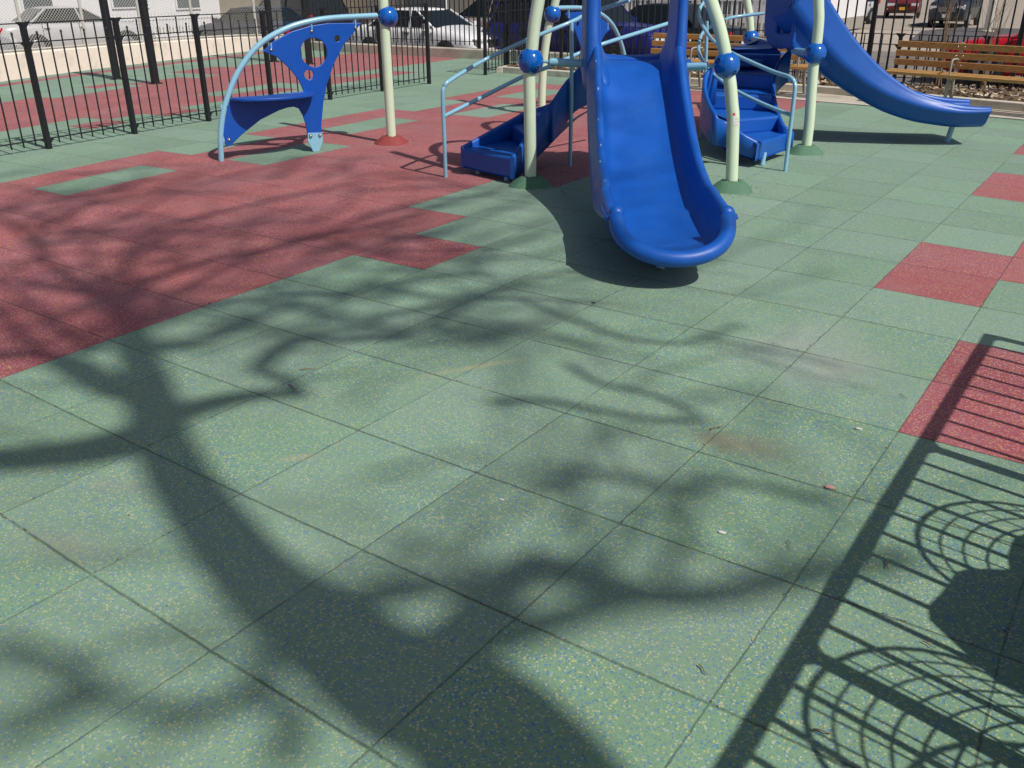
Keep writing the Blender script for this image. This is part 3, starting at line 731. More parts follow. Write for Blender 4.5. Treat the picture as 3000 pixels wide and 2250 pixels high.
# worn scuffs on the lip and hairline crack
mb = MB(); sc = cE+np.array([ax[0], ax[1], 0])*.30+np.array([rtv[0], rtv[1], 0])*.01
M['scuff'] = mat('plastic_scuff', (.20, .33, .62), .6)
for fi, th_, s_ in ((6, 1.3, .010), (9, 1.5, .014), (12, 1.2, .009), (17, 1.45, .011), (22, 1.2, .008), (27, 1.5, .010), (31, 1.1, .012), (36, 1.4, .009)):
    (c, rt, up, wh_, w0, c_, b_) = fr1[min(fi, len(fr1)-1)]; c = np.array(c, float); rt = np.array(rt, float); up = np.array(up, float)
    nr = -rt*math.cos(th_)+up*math.sin(th_); q = c-rt*(w0+.012)+up*(wh_-.033)+nr*.0335
    tv = np.cross(nr, rt); tv /= np.linalg.norm(tv); sv = np.cross(nr, tv); mb = MB()
    mb.add([q+tv*s_*1.6*math.cos(a)*(1+.3*math.sin(3*a+fi))+sv*s_*.6*math.sin(a) for a in np.linspace(0, 2*math.pi, 12, endpoint=False)], [tuple(range(12))]); mb.build('scuff_mark', M['scuff'], sl1)
# uprights of the slide entrance
for sgn in (-1, 1):
    mb = MB(); rings = []
    zs = [.98, 1.06, 1.12, 1.18, 1.24, 1.32, 1.5, 1.8, 2.3]
    for zz_ in zs:
        f0 = float(np.interp(zz_, [.98, 1.12, 1.3, 1.5, 1.8, 2.3], [.50, .42, .36, .32, .30, .28])); b0 = float(np.interp(zz_, [.98, 1.2, 2.3], [-.26, -.24, -.22]))
        win = float(np.interp(zz_, [.98, 1.05, 1.10, 1.16, 1.24, 1.35, 2.3], [.17, .205, .24, .272, .288, .296, .30])); wo = .44 if sgn < 0 else .405
        pts = []
        for th in np.linspace(0, math.pi*2, 24, endpoint=False):
            cx_ = (win+wo)/2+(wo-win)/2*np.sign(math.cos(th))*abs(math.cos(th))**.55; cy_ = (f0+b0)/2+(f0-b0)/2*np.sign(math.sin(th))*abs(math.sin(th))**.6
            pts.append((O1[0]+ax[0]*cy_+sgn*rtv[0]*cx_, O1[1]+ax[1]*cy_+sgn*rtv[1]*cx_, zz_-(.0 if zz_ > 1.2 else max(0, cy_-.1)*.4)))
        rings.append(pts)
    mb.loft(rings, closed=True, cap=True); o = mb.build('slide_upright', M['blue'], sl1); fixnormals(o)
    for p in o.data.polygons: p.use_smooth = len(p.vertices) == 4
# unseen hood plate added to shade left steps, unseen rings added for curved shadows
mb = MB(); mb.loft([[(O1[0]+ax[0]*t+rtv[0]*x, O1[1]+ax[1]*t+rtv[1]*x, z_) for t, z_ in ((.13, 1.75+.25*(abs(x)/.35)**2), (.16, 2.35), (-.18, 2.35), (-.18, 1.75+.25*(abs(x)/.35)**2))] for x in np.linspace(-.36, .36, 11)], closed=True, cap=True); o = mb.build('hood_shade_plate', M['blue'], sl1); fixnormals(o)
for px_, rd_, z_ in (((1405, 445), .62, 2.35), ((1500, 375), .42, 2.6)):
    c_ = G(px_); c_ = c_+SD/SD[2]*z_
    mb = MB(); mb.tube([(c_[0]+rd_*math.cos(t), c_[1]+rd_*.8*math.sin(t), c_[2]+.35*math.sin(t)) for t in np.linspace(0, 2*math.pi, 41)], .05, 10, cap=False); mb.build('shadow_ring', M['blue'], root)
# platform sill behind the slide
mb = MB(); rings = []
for t in np.linspace(-.24, .03, 6):
    z0 = 1.062+.022*math.sin((t+.24)/.27*math.pi)
    rings.append([(O1[0]+ax[0]*t+rtv[0]*x, O1[1]+ax[1]*t+rtv[1]*x, z0+.035*(abs(x)/.3)**4) for x in np.linspace(-.30, .30, 13)]+[(O1[0]+ax[0]*t+rtv[0]*x, O1[1]+ax[1]*t+rtv[1]*x, .93) for x in np.linspace(.30, -.30, 5)])
mb.loft(rings, closed=True, cap=True); o = mb.build('slide_sill', M['blue'], sl1); fixnormals(o)
mb = MB(); ft = G(Z7(925, 1345)) if False else G((1600+925/2.7657+0, 300+1345/2.7657)); mb.tube([(ft[0], ft[1], 0), (ft[0]+.0, ft[1]+.05, .14)], .03, 14); mb.build('support_leg', M['rail'], sl1)

# ---- right slide, running to the right
d2 = np.array([math.cos(R(28)), math.sin(R(28))]); n2 = np.array([d2[1], -d2[0]]); C0 = np.array([-.45, 4.68])
rimc = cr([(-1.98, 1.62), (-1.85, 1.46), (-1.7, 1.27), (-1.54, 1.09), (-1.38, .935), (-1.21, .79), (-.95, .62), (-.70, .515), (-.40, .445), (-.20, .425), (-.06, .42)], 4)
frames = []
for i, (t_, z_) in enumerate(rimc):
    a, b_ = rimc[max(i-1, 0)], rimc[min(i+1, len(rimc)-1)]; s_ = (b_-a)/np.linalg.norm(b_-a); up = np.array([-s_[1]*d2[0], -s_[1]*d2[1], s_[0]])
    wh = float(np.interp(t_, [-1.2, -.5, -.06], [.22, .19, .15])); be = float(np.interp(t_, [-1.9, -1.5, -1.2, -.84, -.27, -.06], [.52, .44, .36, .30, .23, .22]))
    c = np.array([C0[0]+d2[0]*t_, C0[1]+d2[1]*t_, z_])-up*wh
    frames.append((c, (n2[0], n2[1], 0), up, wh, .325, float(np.interp(t_, [-1.9, -1.47, -1.17, -.87, -.4, -.06], [.36, .28, .21, .14, .09, .05])), be))
sl2 = build_slide('slide', slide_sections(frames, .3, .2), root)
sl2['label'] = 'right-hand blue slide running down to the right'
sl1['label'] = 'front blue slide with a rounded exit lip facing the camera'
mb = MB(); ft = G(Z6(1380, 1535)); mb.tube([(ft[0], ft[1], 0), (ft[0]+.03, ft[1]+.02, .24)], .03, 14); mb.build('support_leg', M['rail'], sl2)
# entrance hood of the right slide (rear frame with a tall opening and a side cheek)
NS = lambda t, q=.36: C0+d2*t+n2*q
Ah = NS(-2.20); eh = np.array([math.cos(R(152)), math.sin(R(152))])
hood_out = [PLN(Z5(*p), Ah, eh) for p in [(1445, 0), (1450, 430), (1425, 560), (1360, 615), (1250, 638), (1160, 615), (1095, 565), (1055, 450), (1048, 330), (1070, 0)]]
hood_out += [(hood_out[-1][0], 2.3), (hood_out[0][0], 2.3)]
hole = [PLN(Z5(*p), Ah, eh) for p in [(1400, 85), (1330, 190), (1240, 310), (1212, 360), (1210, 405), (1230, 428), (1380, 428), (1400, 400), (1412, 330), (1412, 200)]]
nh = np.array([-eh[1], eh[0]])
if nh @ (CAM[:2]-Ah) > 0: nh = -nh
def PH(s_, z_): return (Ah[0]+eh[0]*s_, Ah[1]+eh[1]*s_, z_)
board(hood_out, [hole], .07, PH, (nh[0], nh[1]), M['blue'], 'slide_hood', sl2, bev=.02)
ch = [(-2.23, 2.2), (-2.23, 1.5), (-2.20, 1.15), (-2.21, 1.03), (-2.12, .93), (-1.98, .86), (-1.80, .80), (-1.68, .98), (-1.72, 1.25), (-1.86, 1.47), (-1.93, 1.7), (-1.97, 2.2)]
for q_ in (.365, -.30):
    mb = MB(); mb.prism([(*NS(t_, q_), z_) for t_, z_ in ch], (-n2[0]*.065, -n2[1]*.065, 0)); o = mb.build('slide_cheek', M['blue'], sl2, bevel=.025); fixnormals(o)
mb = MB(); mb.loft([[(*NS(t_, .28), z_), (*NS(t_, 0), z_-.01), (*NS(t_, -.28), z_)] for t_, z_ in ((-2.75, .98), (-2.4, .99), (-2.2, 1.02), (-2.08, 1.12), (-2.0, 1.28), (-1.92, 1.45))], closed=False); mb.build('slide_seat', M['blue'], sl2)

# ---- platforms
mb = MB(); mb.prism([(-2.98, .40, .93), (-2.44, .76, .93), (-2.50, 1.5, .93), (-3.05, 1.65, .93), (-3.4, 1.15, .93)], (0, 0, .07)); o = mb.build('platform', M['blue'], root, bevel=.01); fixnormals(o)
mb = MB(); mb.prism([(-3.25, 3.9, .74), (-2.85, 3.9, .74), (-2.75, 4.3, .74), (-2.9, 4.9, .74), (-3.3, 4.75, .74)], (0, 0, .07)); o = mb.build('platform', M['blue'], root, bevel=.01); fixnormals(o)
# peaked dark back of the second platform
pk = [G(E5(*p), h) for p, h in (((590, 190), .95), ((900, 62), 1.03), ((950, 70), 1.03), ((1130, 150), .98), ((1200, 250), .90), ((620, 230), .90))]
mb = MB(); mb.prism(pk, (-.02, .05, 0)); o = mb.build('platform_back', M['blue'], root, bevel=.008); fixnormals(o)

# ---- winding steps: built from treads between two rails of points
def wall_strip(mb, top, drop, off, th=.045):
    """moulded side wall: top edge points (3D), hanging down by drop, thickness th"""
    n = len(top); rings = []
    for i in range(n):
        a = np.array(top[max(i-1, 0)]); b_ = np.array(top[min(i+1, n-1)]); t = b_-a; nn = np.array([-t[1], t[0], 0]); nn = nn/max(np.linalg.norm(nn), 1e-6)*th*off
        p = np.array(top[i]); d_ = drop[i]
        rings.append([p+np.array([0, 0, -d_])-nn*.0, p+np.array([0, 0, -.02]), p+nn*.2+np.array([0, 0, -.004]), p+nn*.5, p+nn*.8+np.array([0, 0, -.004]), p+nn+np.array([0, 0, -.02]), p+nn+np.array([0, 0, -d_])])
    mb.loft(rings, closed=True, cap=True)
def steps(name, treads, wallL, dropL, wallR, dropR, bot, label):
    o_root = None
    mb = MB()
    n = len(treads)
    for i, (fl, fr, z_) in enumerate(treads):
        nxt = treads[i+1] if i+1 < n else None
        if nxt is None: break
        bl, br = nxt[0], nxt[1]
        zb = (treads[i-1][2] if i else bot)
        F = lambda p, z: (p[0], p[1], z)
        # riser with rounded nose
        fl_, fr_, bl_, br_ = [np.array(q_, float) for q_ in (fl, fr, bl, br)]
        d = (bl_+br_-fl_-fr_)/2; d = d/np.linalg.norm(d); 
        rows = []
        for (s_, zz_) in ((0.012, zb), (.004, zb+.02), (0, z_-.022), (.006, z_-.007), (.022, z_)):
            rows.append([(*(fl_+d*s_), zz_), (*(fr_+d*s_), zz_)])
        rows.append([(*(bl_+d*.02), z_), (*(br_+d*.02), z_)])
        mb.loft(rows, closed=False, smooth=False)
    if wallL: wall_strip(mb, wallL, dropL, -1)
    if wallR: wall_strip(mb, wallR, dropR, 1)
    # underside
    low = []
    for i, (fl, fr, z_) in enumerate(treads):
        zl = max(bot, z_-.30); low.append([(fl[0], fl[1], zl), (fr[0], fr[1], zl)])
    mb.loft(low, closed=False, smooth=True)
    o = mb.build(name, M['blue'], root); o['label'] = label
    return o
g2 = lambda p, z: tuple(G(p, z)[:2])
# right flight
TR = [(g2(E5(905, 1330), .235), g2(E5(1305, 1200), .235), .235),
      (g2(E5(545, 1045), .385), g2(E5(1165, 992), .385), .385),
      (g2(E5(310, 727), .545), g2(E5(1090, 740), .545), .545),
      (g2(E5(330, 455), .70), g2(E5(1110, 510), .70), .70),
      (g2(E5(620, 235), .86), g2(E5(1190, 255), .86), .86)]
TR.append(((-3.2, 4.5), (-2.4, 4.5), .87))
WL = [(*g2(E5(908, 1300), .25), .25), (*g2(E5(700, 1190), .33), .33), (*g2(E5(540, 1065), .41), .41), (*g2(E5(400, 985), .48), .48), (*g2(E5(300, 830), .57), .57), (*g2(E5(245, 650), .68), .68), (*g2(E5(262, 470), .80), .80), (*g2(E5(400, 330), .90), .90)]
WL = [tuple(p) for p in cr(WL, 3)]; dL = [float(np.interp(i, [0, len(WL)-1], [.17, .42])) for i in range(len(WL))]
WR = [(*g2(E5(1308, 1178), .25), .25), (*g2(E5(1255, 1100), .32), .32), (*g2(E5(1185, 930), .42), .42), (*g2(E5(1135, 720), .55), .55), (*g2(E5(1140, 520), .68), .68), (*g2(E5(1195, 330), .82), .82), (*g2(E5(1330, 172), .95), .95)]
WR = [tuple(p) for p in cr(WR, 3)]; dR = [float(np.interp(i, [0, len(WR)-1], [.17, .36])) for i in range(len(WR))]
st2 = steps('winding_steps', TR, WL, dL, WR, dR, .07, 'sunlit flight of steps winding up on the right')
# left flight
TL = [((-4.17, .16), (-3.46, .0), .235), (g2(Z3(790, 1010), .40), g2(Z3(985, 1130), .40), .40), ((-4.05, 1.08), (-3.58, .78), .55), ((-3.95, 1.38), (-3.57, 1.04), .70), ((-3.75, 1.66), (-3.50, 1.16), .84), ((-3.4, 1.8), (-3.36, 1.4), .93)]
TL = [TL[0], ((-4.03, .77), (-3.58, .40), .38), ((-3.93, 1.02), (-3.60, .74), .49), ((-3.80, 1.22), (-3.60, 1.0), .60), ((-3.62, 1.40), (-3.5, 1.15), .74), ((-3.45, 1.5), (-3.38, 1.3), .84)]
WL2 = [(-4.19, .17, .25), (*g2(Z3(550, 1105), .315), .315), (*g2(Z3(700, 1022), .385), .385), (*g2(Z3(850, 940), .45), .45), (*g2(Z3(920, 900), .478), .478), (*g2(ZL(380, 1090), .51), .51), (*g2(ZL(680, 985), .57), .57), (-3.62, 1.38, .64)]
WR2 = [(-3.44, -.01, .25), (-3.47, .22, .36), (*g2(ZL(390, 1350), .47), .47), (*g2(ZL(600, 1060), .60), .60), (*g2(ZL(690, 980), .645), .645), (*g2(ZL(925, 640), .80), .80), (*g2(ZL(1100, 420), .92), .92), (-3.3, 1.3, 1.02)]
WL2 = [tuple(p) for p in cr(WL2, 3)]; WR2 = [tuple(p) for p in cr(WR2, 3)]
st1 = steps('winding_steps', TL, WL2, [float(np.interp(i, [0, 5, len(WL2)-5, len(WL2)-1], [.20, .26, .2, .06])) for i in range(len(WL2))], WR2, [float(np.interp(i, [0, 4, 8, len(WR2)-1], [.20, .29, .33, .40])) for i in range(len(WR2))], .05, 'shaded flight of steps winding up on the left')
for st, px, hh in ((st1, Z3(555, 1410), .12), (st1, Z3(785, 1465), .12), (st2, E5(385, 1345), .32), (st2, E5(965, 1592), .12)):
    b_ = G(px); mb = MB(); mb.tube([(b_[0], b_[1], 0), (b_[0], b_[1]+.03, hh)], .024, 12); mb.build('support_leg', M['rail'], st)

# ---- handrails
def rail(name, paths, label, r=.019):
    mb = MB()
    for p in paths: mb.tube(cr(p, 5), r, 12)
    o = mb.build(name, M['rail'], root); o['label'] = label; return o
fR = (-1.65, 1.93)
rail('handrail', [
    [(*fR, 0), (*fR, .4), (*fR, .72), (fR[0]-.012, fR[1]+.01, .79), (fR[0]-.07, fR[1]+.03, .845), (*g2(Z5(1140, 915), .88), .88), (*g2(Z5(640, 690), 1.0), 1.0), (*g2(Z5(430, 560), 1.07), 1.07), (*g2(Z5(300, 400), 1.165), 1.165), (*g2(Z5(225, 250), 1.27), 1.27), (*g2(Z5(215, 140), 1.355), 1.355), (*g2(Z5(280, 25), 1.44), 1.44), (*g2(Z5(430, -90), 1.52), 1.52)],
    [(fR[0]-.005, fR[1], .515), (*g2(Z5(1050, 1350), .57), .57), (*g2(Z5(700, 1180), .65), .65), (*g2(Z5(520, 1060), .72), .72), (*g2(Z5(370, 930), .80), .80), (*g2(Z5(280, 820), .87), .87), (*g2(Z5(218, 700), .94), .94), (*g2(Z5(210, 600), 1.0), 1.0), (*g2(Z5(245, 450), 1.10), 1.10), (*g2(Z5(360, 345), 1.175), 1.175), (*g2(Z5(540, 260), 1.225), 1.225), (*g2(Z5(660, 222), 1.245), 1.245), (*g2(Z5(1055, 172), 1.285), 1.285)],
    [(-3.12, 3.25, 0), (-3.12, 3.25, .6), (-3.14, 3.22, 1.25)]], 'light blue handrail winding beside the right steps')
fL = (-4.17, -.09)
rail('handrail', [
    [(*fL, 0), (*fL, .4), (*fL, .73), (fL[0]+.004, fL[1]+.02, .80), (fL[0]+.02, fL[1]+.09, .855), (*g2(Z3(600, 490), .985), .985), (*g2(Z3(940, 330), 1.155), 1.155), (*g2(Z3(1310, 178), 1.31), 1.31), (*g2(Z3(1395, 135), 1.35), 1.35), (*g2(Z3(1560, 72), 1.42), 1.42), (*g2(Z3(1780, 0), 1.50), 1.50)],
    [(fL[0]+.003, fL[1]+.005, .55), (*g2(Z3(600, 780), .685), .685), (*g2(Z3(920, 620), .84), .84), (*g2(Z3(1130, 540), .925), .925), (*g2(Z3(1390, 425), 1.03), 1.03), (*g2(Z3(1560, 358), 1.11), 1.11), (*g2(Z3(2110, 185), 1.27), 1.27)],
    [(-3.49, 1.01, 0), (-3.49, 1.01, .7), (-3.5, 1.0, 1.31)]], 'light blue handrail winding beside the left steps')
# ---- horizontal bars that carry the slide and platforms
def crossbar(a, b_, r=.033):
    a, b_ = np.array(a), np.array(b_); d = (b_-a)/np.linalg.norm(b_-a); mb = MB()
    mb.tube([a+d*.11, a+d*.16], [.012, .014], 10); mb.lathe(a+d*.16, [(.0005, 0), (r, .004), (r, .02)], 16, ax=d)
    mb.tube([a+d*.165, b_], r, 18); mb.build('cross_bar', M['rail'], root)
B1 = Hh(Z3(980, 495), P1); B2 = Hh(Z5(570, 845), P2); B3 = Hh(Z5(1718, 690), P3_)
tgt = lambda sgn, t, z_: np.array([O1[0]+ax[0]*t+sgn*rtv[0]*.36, O1[1]+ax[1]*t+sgn*rtv[1]*.36, z_])
crossbar(B1, tgt(-1, .10, 1.03)); crossbar(B2, tgt(1, .05, .995)); crossbar(B3, (*NS(-2.15, .30), .97))
crossbar(Hh((2200, 112), P4), (*NS(-2.2, -.3), 1.0), .028)

# ---- debris on the slide lip
# ================================================================== BENCHES
def bench(name, x0, x1, legs, label, yf, yb, rot=0.):
    """x0..x1 along x at rot slope; yf(x) front edge, yb back"""
    root = empty(name, (x0, yf(x0), 0), label, 'bench', 'slatted park benches along the planting bed')
    A = lambda x, y, z: (x, yf(x)+y, z)
    sw = .10
    for k in range(3):
        mb = MB(); mb.bar(A(x0, .06+k*.125, .43+.004*k), A(x1, .06+k*.125, .43+.004*k), sw, .042); mb.build('seat_slat', M['wood'], root, bevel=.006)
    for k, (y, z) in enumerate(((.47, .545), (.50, .665), (.53, .785))):
        mb = MB(); mb.bar(A(x0, y, z), A(x1, y, z), .04, .085); sl_ = mb.build('back_slat', M['wood'], root, bevel=.006)
        mb = MB()
        for lx in legs:
            for dx in (-.045, .045): mb.lathe(A(lx+dx, y-.021, z), [(.013, 0), (.011, .006), (.0005, .008)], 10, ax=(0, -1, 0))
        mb.build('bolt', M['steel'], sl_)
    for lx in legs:
        mb = MB()
        mb.tube(cr([A(lx, .02, 0), A(lx, .035, .2), A(lx, .06, .36), A(lx, .10, .40)], 4), .024, 10)
        mb.tube(cr([A(lx, .50, 0), A(lx, .42, .2), A(lx, .36, .37), A(lx, .30, .40)], 4), .024, 10)
        mb.bar(A(lx, .03, .40), A(lx, .46, .405), .05, .03); mb.bar(A(lx, .44, .40), A(lx, .56, .84), .045, .04)
        mb.box(A(lx, .02, .008), (.09, .08, .016)); mb.box(A(lx, .5, .008), (.09, .08, .016))
        mb.build('leg', M['legm'], root)
        mb = MB(); mb.tube(cr([A(lx, .04, .42), A(lx, .04, .60), A(lx, .09, .64), A(lx, .30, .64), A(lx, .47, .62)], 4), .014, 8); mb.build('arm_rest', M['legm'], root)
    return root
bench('park_bench', -6.25, -3.0, [-5.3, -3.53], 'slatted wooden bench seen behind the climbing steps, between the two slides', lambda x: 7.50-.02*(x+3.5), None)
bench('park_bench', -2.26, .9, [-1.36, .5], 'slatted wooden bench on the right beyond the end of the right slide', lambda x: 7.50-.26*(x+2.13), None)

# ================================================================== CARS
def car(x, y, ang, L, W, H, body, label, kind='sedan', z=STREET, plate=None, group='cars parked on the street'):
    """car centred at x,y heading ang (radians, +x local = front)"""
    root = bpy.data.objects.new('parked_car', None); root.location = (x, y, z); root.rotation_euler = (0, 0, ang); link(root); tag(root, label, 'car', group)
    hw = W/2; wb = L*.58; wr = .32; belt = H*.66 if kind in ('sedan', 'hatch') else H*.60
    def b(mb, name, m_, par=root, **k):
        me = bpy.data.meshes.new(name); me.from_pydata(mb.v, [], mb.f)
        for q in (m_ if isinstance(m_, (list, tuple)) else [m_]): me.materials.append(q)
        me.polygons.foreach_set('use_smooth', mb.sm); me.polygons.foreach_set('material_index', mb.mi); me.update()
        o = bpy.data.objects.new(name, me); link(o, par); fixnormals(o); return o
    # lower body profile: x station -> top z
    if kind == 'sedan': top = [(-L/2, .66), (-L/2+.08, .90), (-L/2+.5, .97), (-L*.28, .99), (0, .98), (L*.17, .98), (L*.22, .96), (L*.36, .88), (L/2-.25, .78), (L/2-.06, .68), (L/2, .55)]
    elif kind == 'hatch': top = [(-L/2, .80), (-L/2+.06, .97), (-L*.3, 1.0), (0, .98), (L*.22, .98), (L*.34, .90), (L/2-.22, .78), (L/2-.05, .66), (L/2, .52)]
    elif kind == 'van': top = [(-L/2, .9), (-L/2+.05, 1.08), (-L*.3, 1.12), (0, 1.10), (L*.24, 1.08), (L*.36, .98), (L/2-.2, .84), (L/2-.04, .7), (L/2, .55)]
    else: top = [(-L/2, .95), (-L/2+.05, 1.10), (-L*.3, 1.14), (0, 1.13), (L*.20, 1.12), (L*.26, 1.10), (L*.42, 1.04), (L/2-.10, .95), (L/2-.02, .78), (L/2, .6)]
    st = cr([(a, c) for a, c in top], 3)
    mb = MB(); rings = []
    for sx, sz in st:
        e = min(1, (L/2-abs(sx))/.35); w_ = hw*(.86+.14*math.sqrt(max(0, e)))
        zb = .30-.08*min(1, e) if e < 1 else .22
        r_ = [(sx, w_*.9, zb), (sx, w_*.985, zb+.12), (sx, w_, (zb+sz)/2), (sx, w_*.985, sz-.16), (sx, w_*.93, sz-.05), (sx, w_*.82, sz-.005), (sx, w_*.4, sz+.025), (sx, 0, sz+.032)]
        rings.append(r_+[(p[0], -p[1], p[2]) for p in r_[::-1][1:]])
    mb.loft(rings, closed=True, cap=True); body_o = b(mb, 'body', body)
    # cabin
    if kind == 'sedan': cab = dict(b0=-L*.33, t0=-L*.20, t1=L*.05, b1=L*.21)
    elif kind == 'hatch': cab = dict(b0=-L*.47, t0=-L*.40, t1=L*.04, b1=L*.24)
    elif kind == 'van': cab = dict(b0=-L*.485, t0=-L*.44, t1=L*.12, b1=L*.30)
    else: cab = dict(b0=-L*.48, t0=-L*.42, t1=L*.06, b1=L*.20)
    zb = float(np.interp(0, [p[0] for p in st], [p[1] for p in st]))-.03; zt = H-.05
    wb_, wt_ = hw*.90, hw*.72
    mb = MB(); rr = []
    for f, zz_ in ((0, zb), (.5, (zb+zt)/2), (1, zt)):
        xb, xf = cab['b0']+(cab['t0']-cab['b0'])*f, cab['b1']+(cab['t1']-cab['b1'])*f; ww = wb_+(wt_-wb_)*f
        rr.append([(xf, ww*.86, zz_), (xf-.10, ww, zz_), (xb+.12, ww, zz_), (xb, ww*.86, zz_), (xb, -ww*.86, zz_), (xb+.12, -ww, zz_), (xf-.10, -ww, zz_), (xf, -ww*.86, zz_)])
    mb.loft(rr, closed=True, smooth=False); b(mb, 'window_glass', M['glass'])
    mb = MB(); xf, xb = cab['t1'], cab['t0']; rings = []
    for sx in np.linspace(xb-.02, xf+.02, 9):
        u_ = abs((sx-(xb+xf)/2)/((xf-xb)/2+.02)); dz = -.05*u_**4
        rings.append([(sx, wt_*1.0, zt-.015+dz*.4), (sx, wt_*.97, zt+.022+dz), (sx, wt_*.6, zt+.045+dz), (sx, 0, zt+.055+dz), (sx, -wt_*.6, zt+.045+dz), (sx, -wt_*.97, zt+.022+dz), (sx, -wt_*1.0, zt-.015+dz*.4)])
    mb.loft(rings, closed=False); mb.add(rings[0], [tuple(range(7))]); mb.add(rings[-1], [tuple(range(7))])
    b(mb, 'roof', body)
    for sy in (-1, 1):
        P = lambda x_, f, o_=1.006: (x_, sy*(wb_+(wt_-wb_)*f)*o_, zb+(zt-zb)*f)
        for xa, xc, wd in ((cab['b1']-.06, cab['t1']-.03, .055), (cab['b0']+.08, cab['t0']+.05, .10)): mb = MB(); mb.bar(P(xa, 0), P(xc, 1), wd, .03); b(mb, 'pillar', body)
        mids = [(.02*L, .0*L)] if kind in ('sedan', 'hatch') else [(.04*L, .02*L), (-.22*L, -.21*L)]
        for xa, xc in mids: mb = MB(); mb.bar(P(xa, 0), P(xc, 1), .07, .02); b(mb, 'pillar', body)
        mb = MB(); mb.bar(P(cab['b0']+.1, 0), P(cab['b1']-.1, 0), .02, .03); b(mb, 'window_sill', body)
    # arches and wheels
    for sx in (wb/2, -wb/2):
        for sy in (-1, 1):
            mb = MB(); mb.lathe((sx, sy*(hw-.10), wr), [(wr+.06, -.02), (wr+.06, .105), (wr-.01, .107)], 26, ax=(0, sy, 0)); mb.add([(sx+(wr+.055)*math.cos(t), sy*(hw+.001), wr+(wr+.055)*math.sin(t)) for t in np.linspace(0, 2*math.pi, 26, endpoint=False)], [tuple(range(26))]); b(mb, 'wheel_arch', M['trim'])
            mb = MB(); mb.lathe((sx, sy*(hw-.16), wr), [(wr*.62, .0), (wr, .02), (wr, .17), (wr*.95, .185), (wr*.64, .19)], 26, ax=(0, sy, 0)); t_ = b(mb, 'tyre', M['tyre'])
            mb = MB(); mb.lathe((sx, sy*(hw+.024), wr), [(wr*.66, .0), (wr*.60, .012), (wr*.2, .004), (.001, .012)], 20, ax=(0, sy, 0))
            b(mb, 'rim', M['rim'], t_)
    # lights, grille, plates, bumpers, mirrors, handles
    for sy in (-1, 1):
        mb = MB(); mb.box((L/2-.10, sy*hw*.68, .66 if kind != 'suv' else .80), (.16, hw*.42, .15)); b(mb, 'headlight', M['lampglass'])
        mb = MB(); mb.box((-L/2+.07, sy*hw*.78, .80 if kind == 'sedan' else .98), (.13, hw*.24, .16 if kind == 'sedan' else .26)); b(mb, 'tail_light', M['redlens'])
        mb = MB(); mb.box((cab['b1']-.22, sy*(hw+.05), zb+.07), (.11, .16, .11)); b(mb, 'mirror', body)
    mb = MB()
    for k in range(4): mb.box((L/2+.004-.005*k, 0, .56+.05*k+(.10 if kind == 'suv' else 0)), (.05, hw*.85, .022))
    b(mb, 'grille', M['chrome'] if kind == 'suv' else M['trim'])
    mb = MB(); mb.box((L/2-.015, 0, .36), (.07, W*.80, .10)); b(mb, 'bumper_strip', M['trim']); mb = MB(); mb.box((-L/2+.02, 0, .40), (.07, W*.80, .10)); b(mb, 'bumper_strip', M['trim'])
    mb = MB(); mb.box((L/2+.025, 0, .46), (.014, .32, .15)); b(mb, 'number_plate', M[plate or 'plate'])
    mb = MB(); mb.box((-L/2-.022, 0, .62 if kind == 'sedan' else .72), (.014, .32, .15)); b(mb, 'number_plate', M[plate or 'plate'])
    for sy in (-1, 1):
        for hx in (.06*L, -.16*L): mb = MB(); mb.box((hx-.25, sy*(hw+.004), zb-.12), (.16, .03, .03)); b(mb, 'door_handle', M['trim'])
        for hx in (.20*L, -.01*L, -.24*L): mb = MB(); mb.box((hx, sy*(hw-.012), (zb+.30)/2+.03), (.012, .03, zb-.34)); b(mb, 'door_gap', M['trim'])
    return root
white = paint('white_car_paint', (.80, .80, .82)); greyp = paint('taupe_grey_car_paint', (.30, .28, .27), .3); bluep = paint('deep_blue_car_paint', (.012, .016, .16)); blackp = paint('black_car_paint', (.012, .016, .02), .15)
navy = paint('navy_car_paint', (.012, .022, .05)); silver = paint('silver_car_paint', (.45, .46, .48), .3); redp = paint('bright_red_car_paint', (.50, .008, .02), .2); maroon = paint('dark_red_car_paint', (.14, .012, .015))
car(-15.65, 13.3, R(-3), 4.8, 1.78, 1.42, white, 'white sedan parked nose to the right just behind the low wall', 'sedan')
car(-15.6, 17.0, R(180), 4.9, 1.85, 1.70, greyp, 'taupe grey minivan parked behind the nose of the white sedan', 'van')
car(-11.1, 13.9, R(-2), 5.0, 1.95, 1.85, bluep, 'deep blue van parked right of the white sedan behind the bars', 'suv')
car(-10.5, 16.6, R(180), 4.9, 1.85, 1.52, blackp, 'black sedan with chrome window trim parked beyond the deep blue van', 'sedan')
car(-22.2, 12.9, R(178), 4.5, 1.75, 1.40, navy, 'navy blue sedan parked at the corner left of the white sedan', 'sedan')
car(-23.4, 15.4, R(170), 4.6, 1.85, 1.74, blackp, 'black car showing its rear with a yellow plate beside the navy sedan', 'suv', plate='amber')
car(-25.0, 4.2, R(90), 4.7, 1.8, 1.45, paint('grey_silver_car_paint', (.26, .27, .29)), 'silver car parked behind the chain link fence at the far left', 'sedan')
car(-27.5, 10.0, R(80), 4.7, 1.8, 1.42, paint('pale_grey_car_paint', (.48, .48, .50)), 'pale car parked behind the chain link fence before the white house', 'sedan')
gS = lambda p: G(p, STREET)
a_, c_ = gS((2730, 75)), gS((2855, 78)); m_ = (a_+c_)/2
hd = math.atan2(CAM[1]-m_[1], CAM[0]-m_[0])
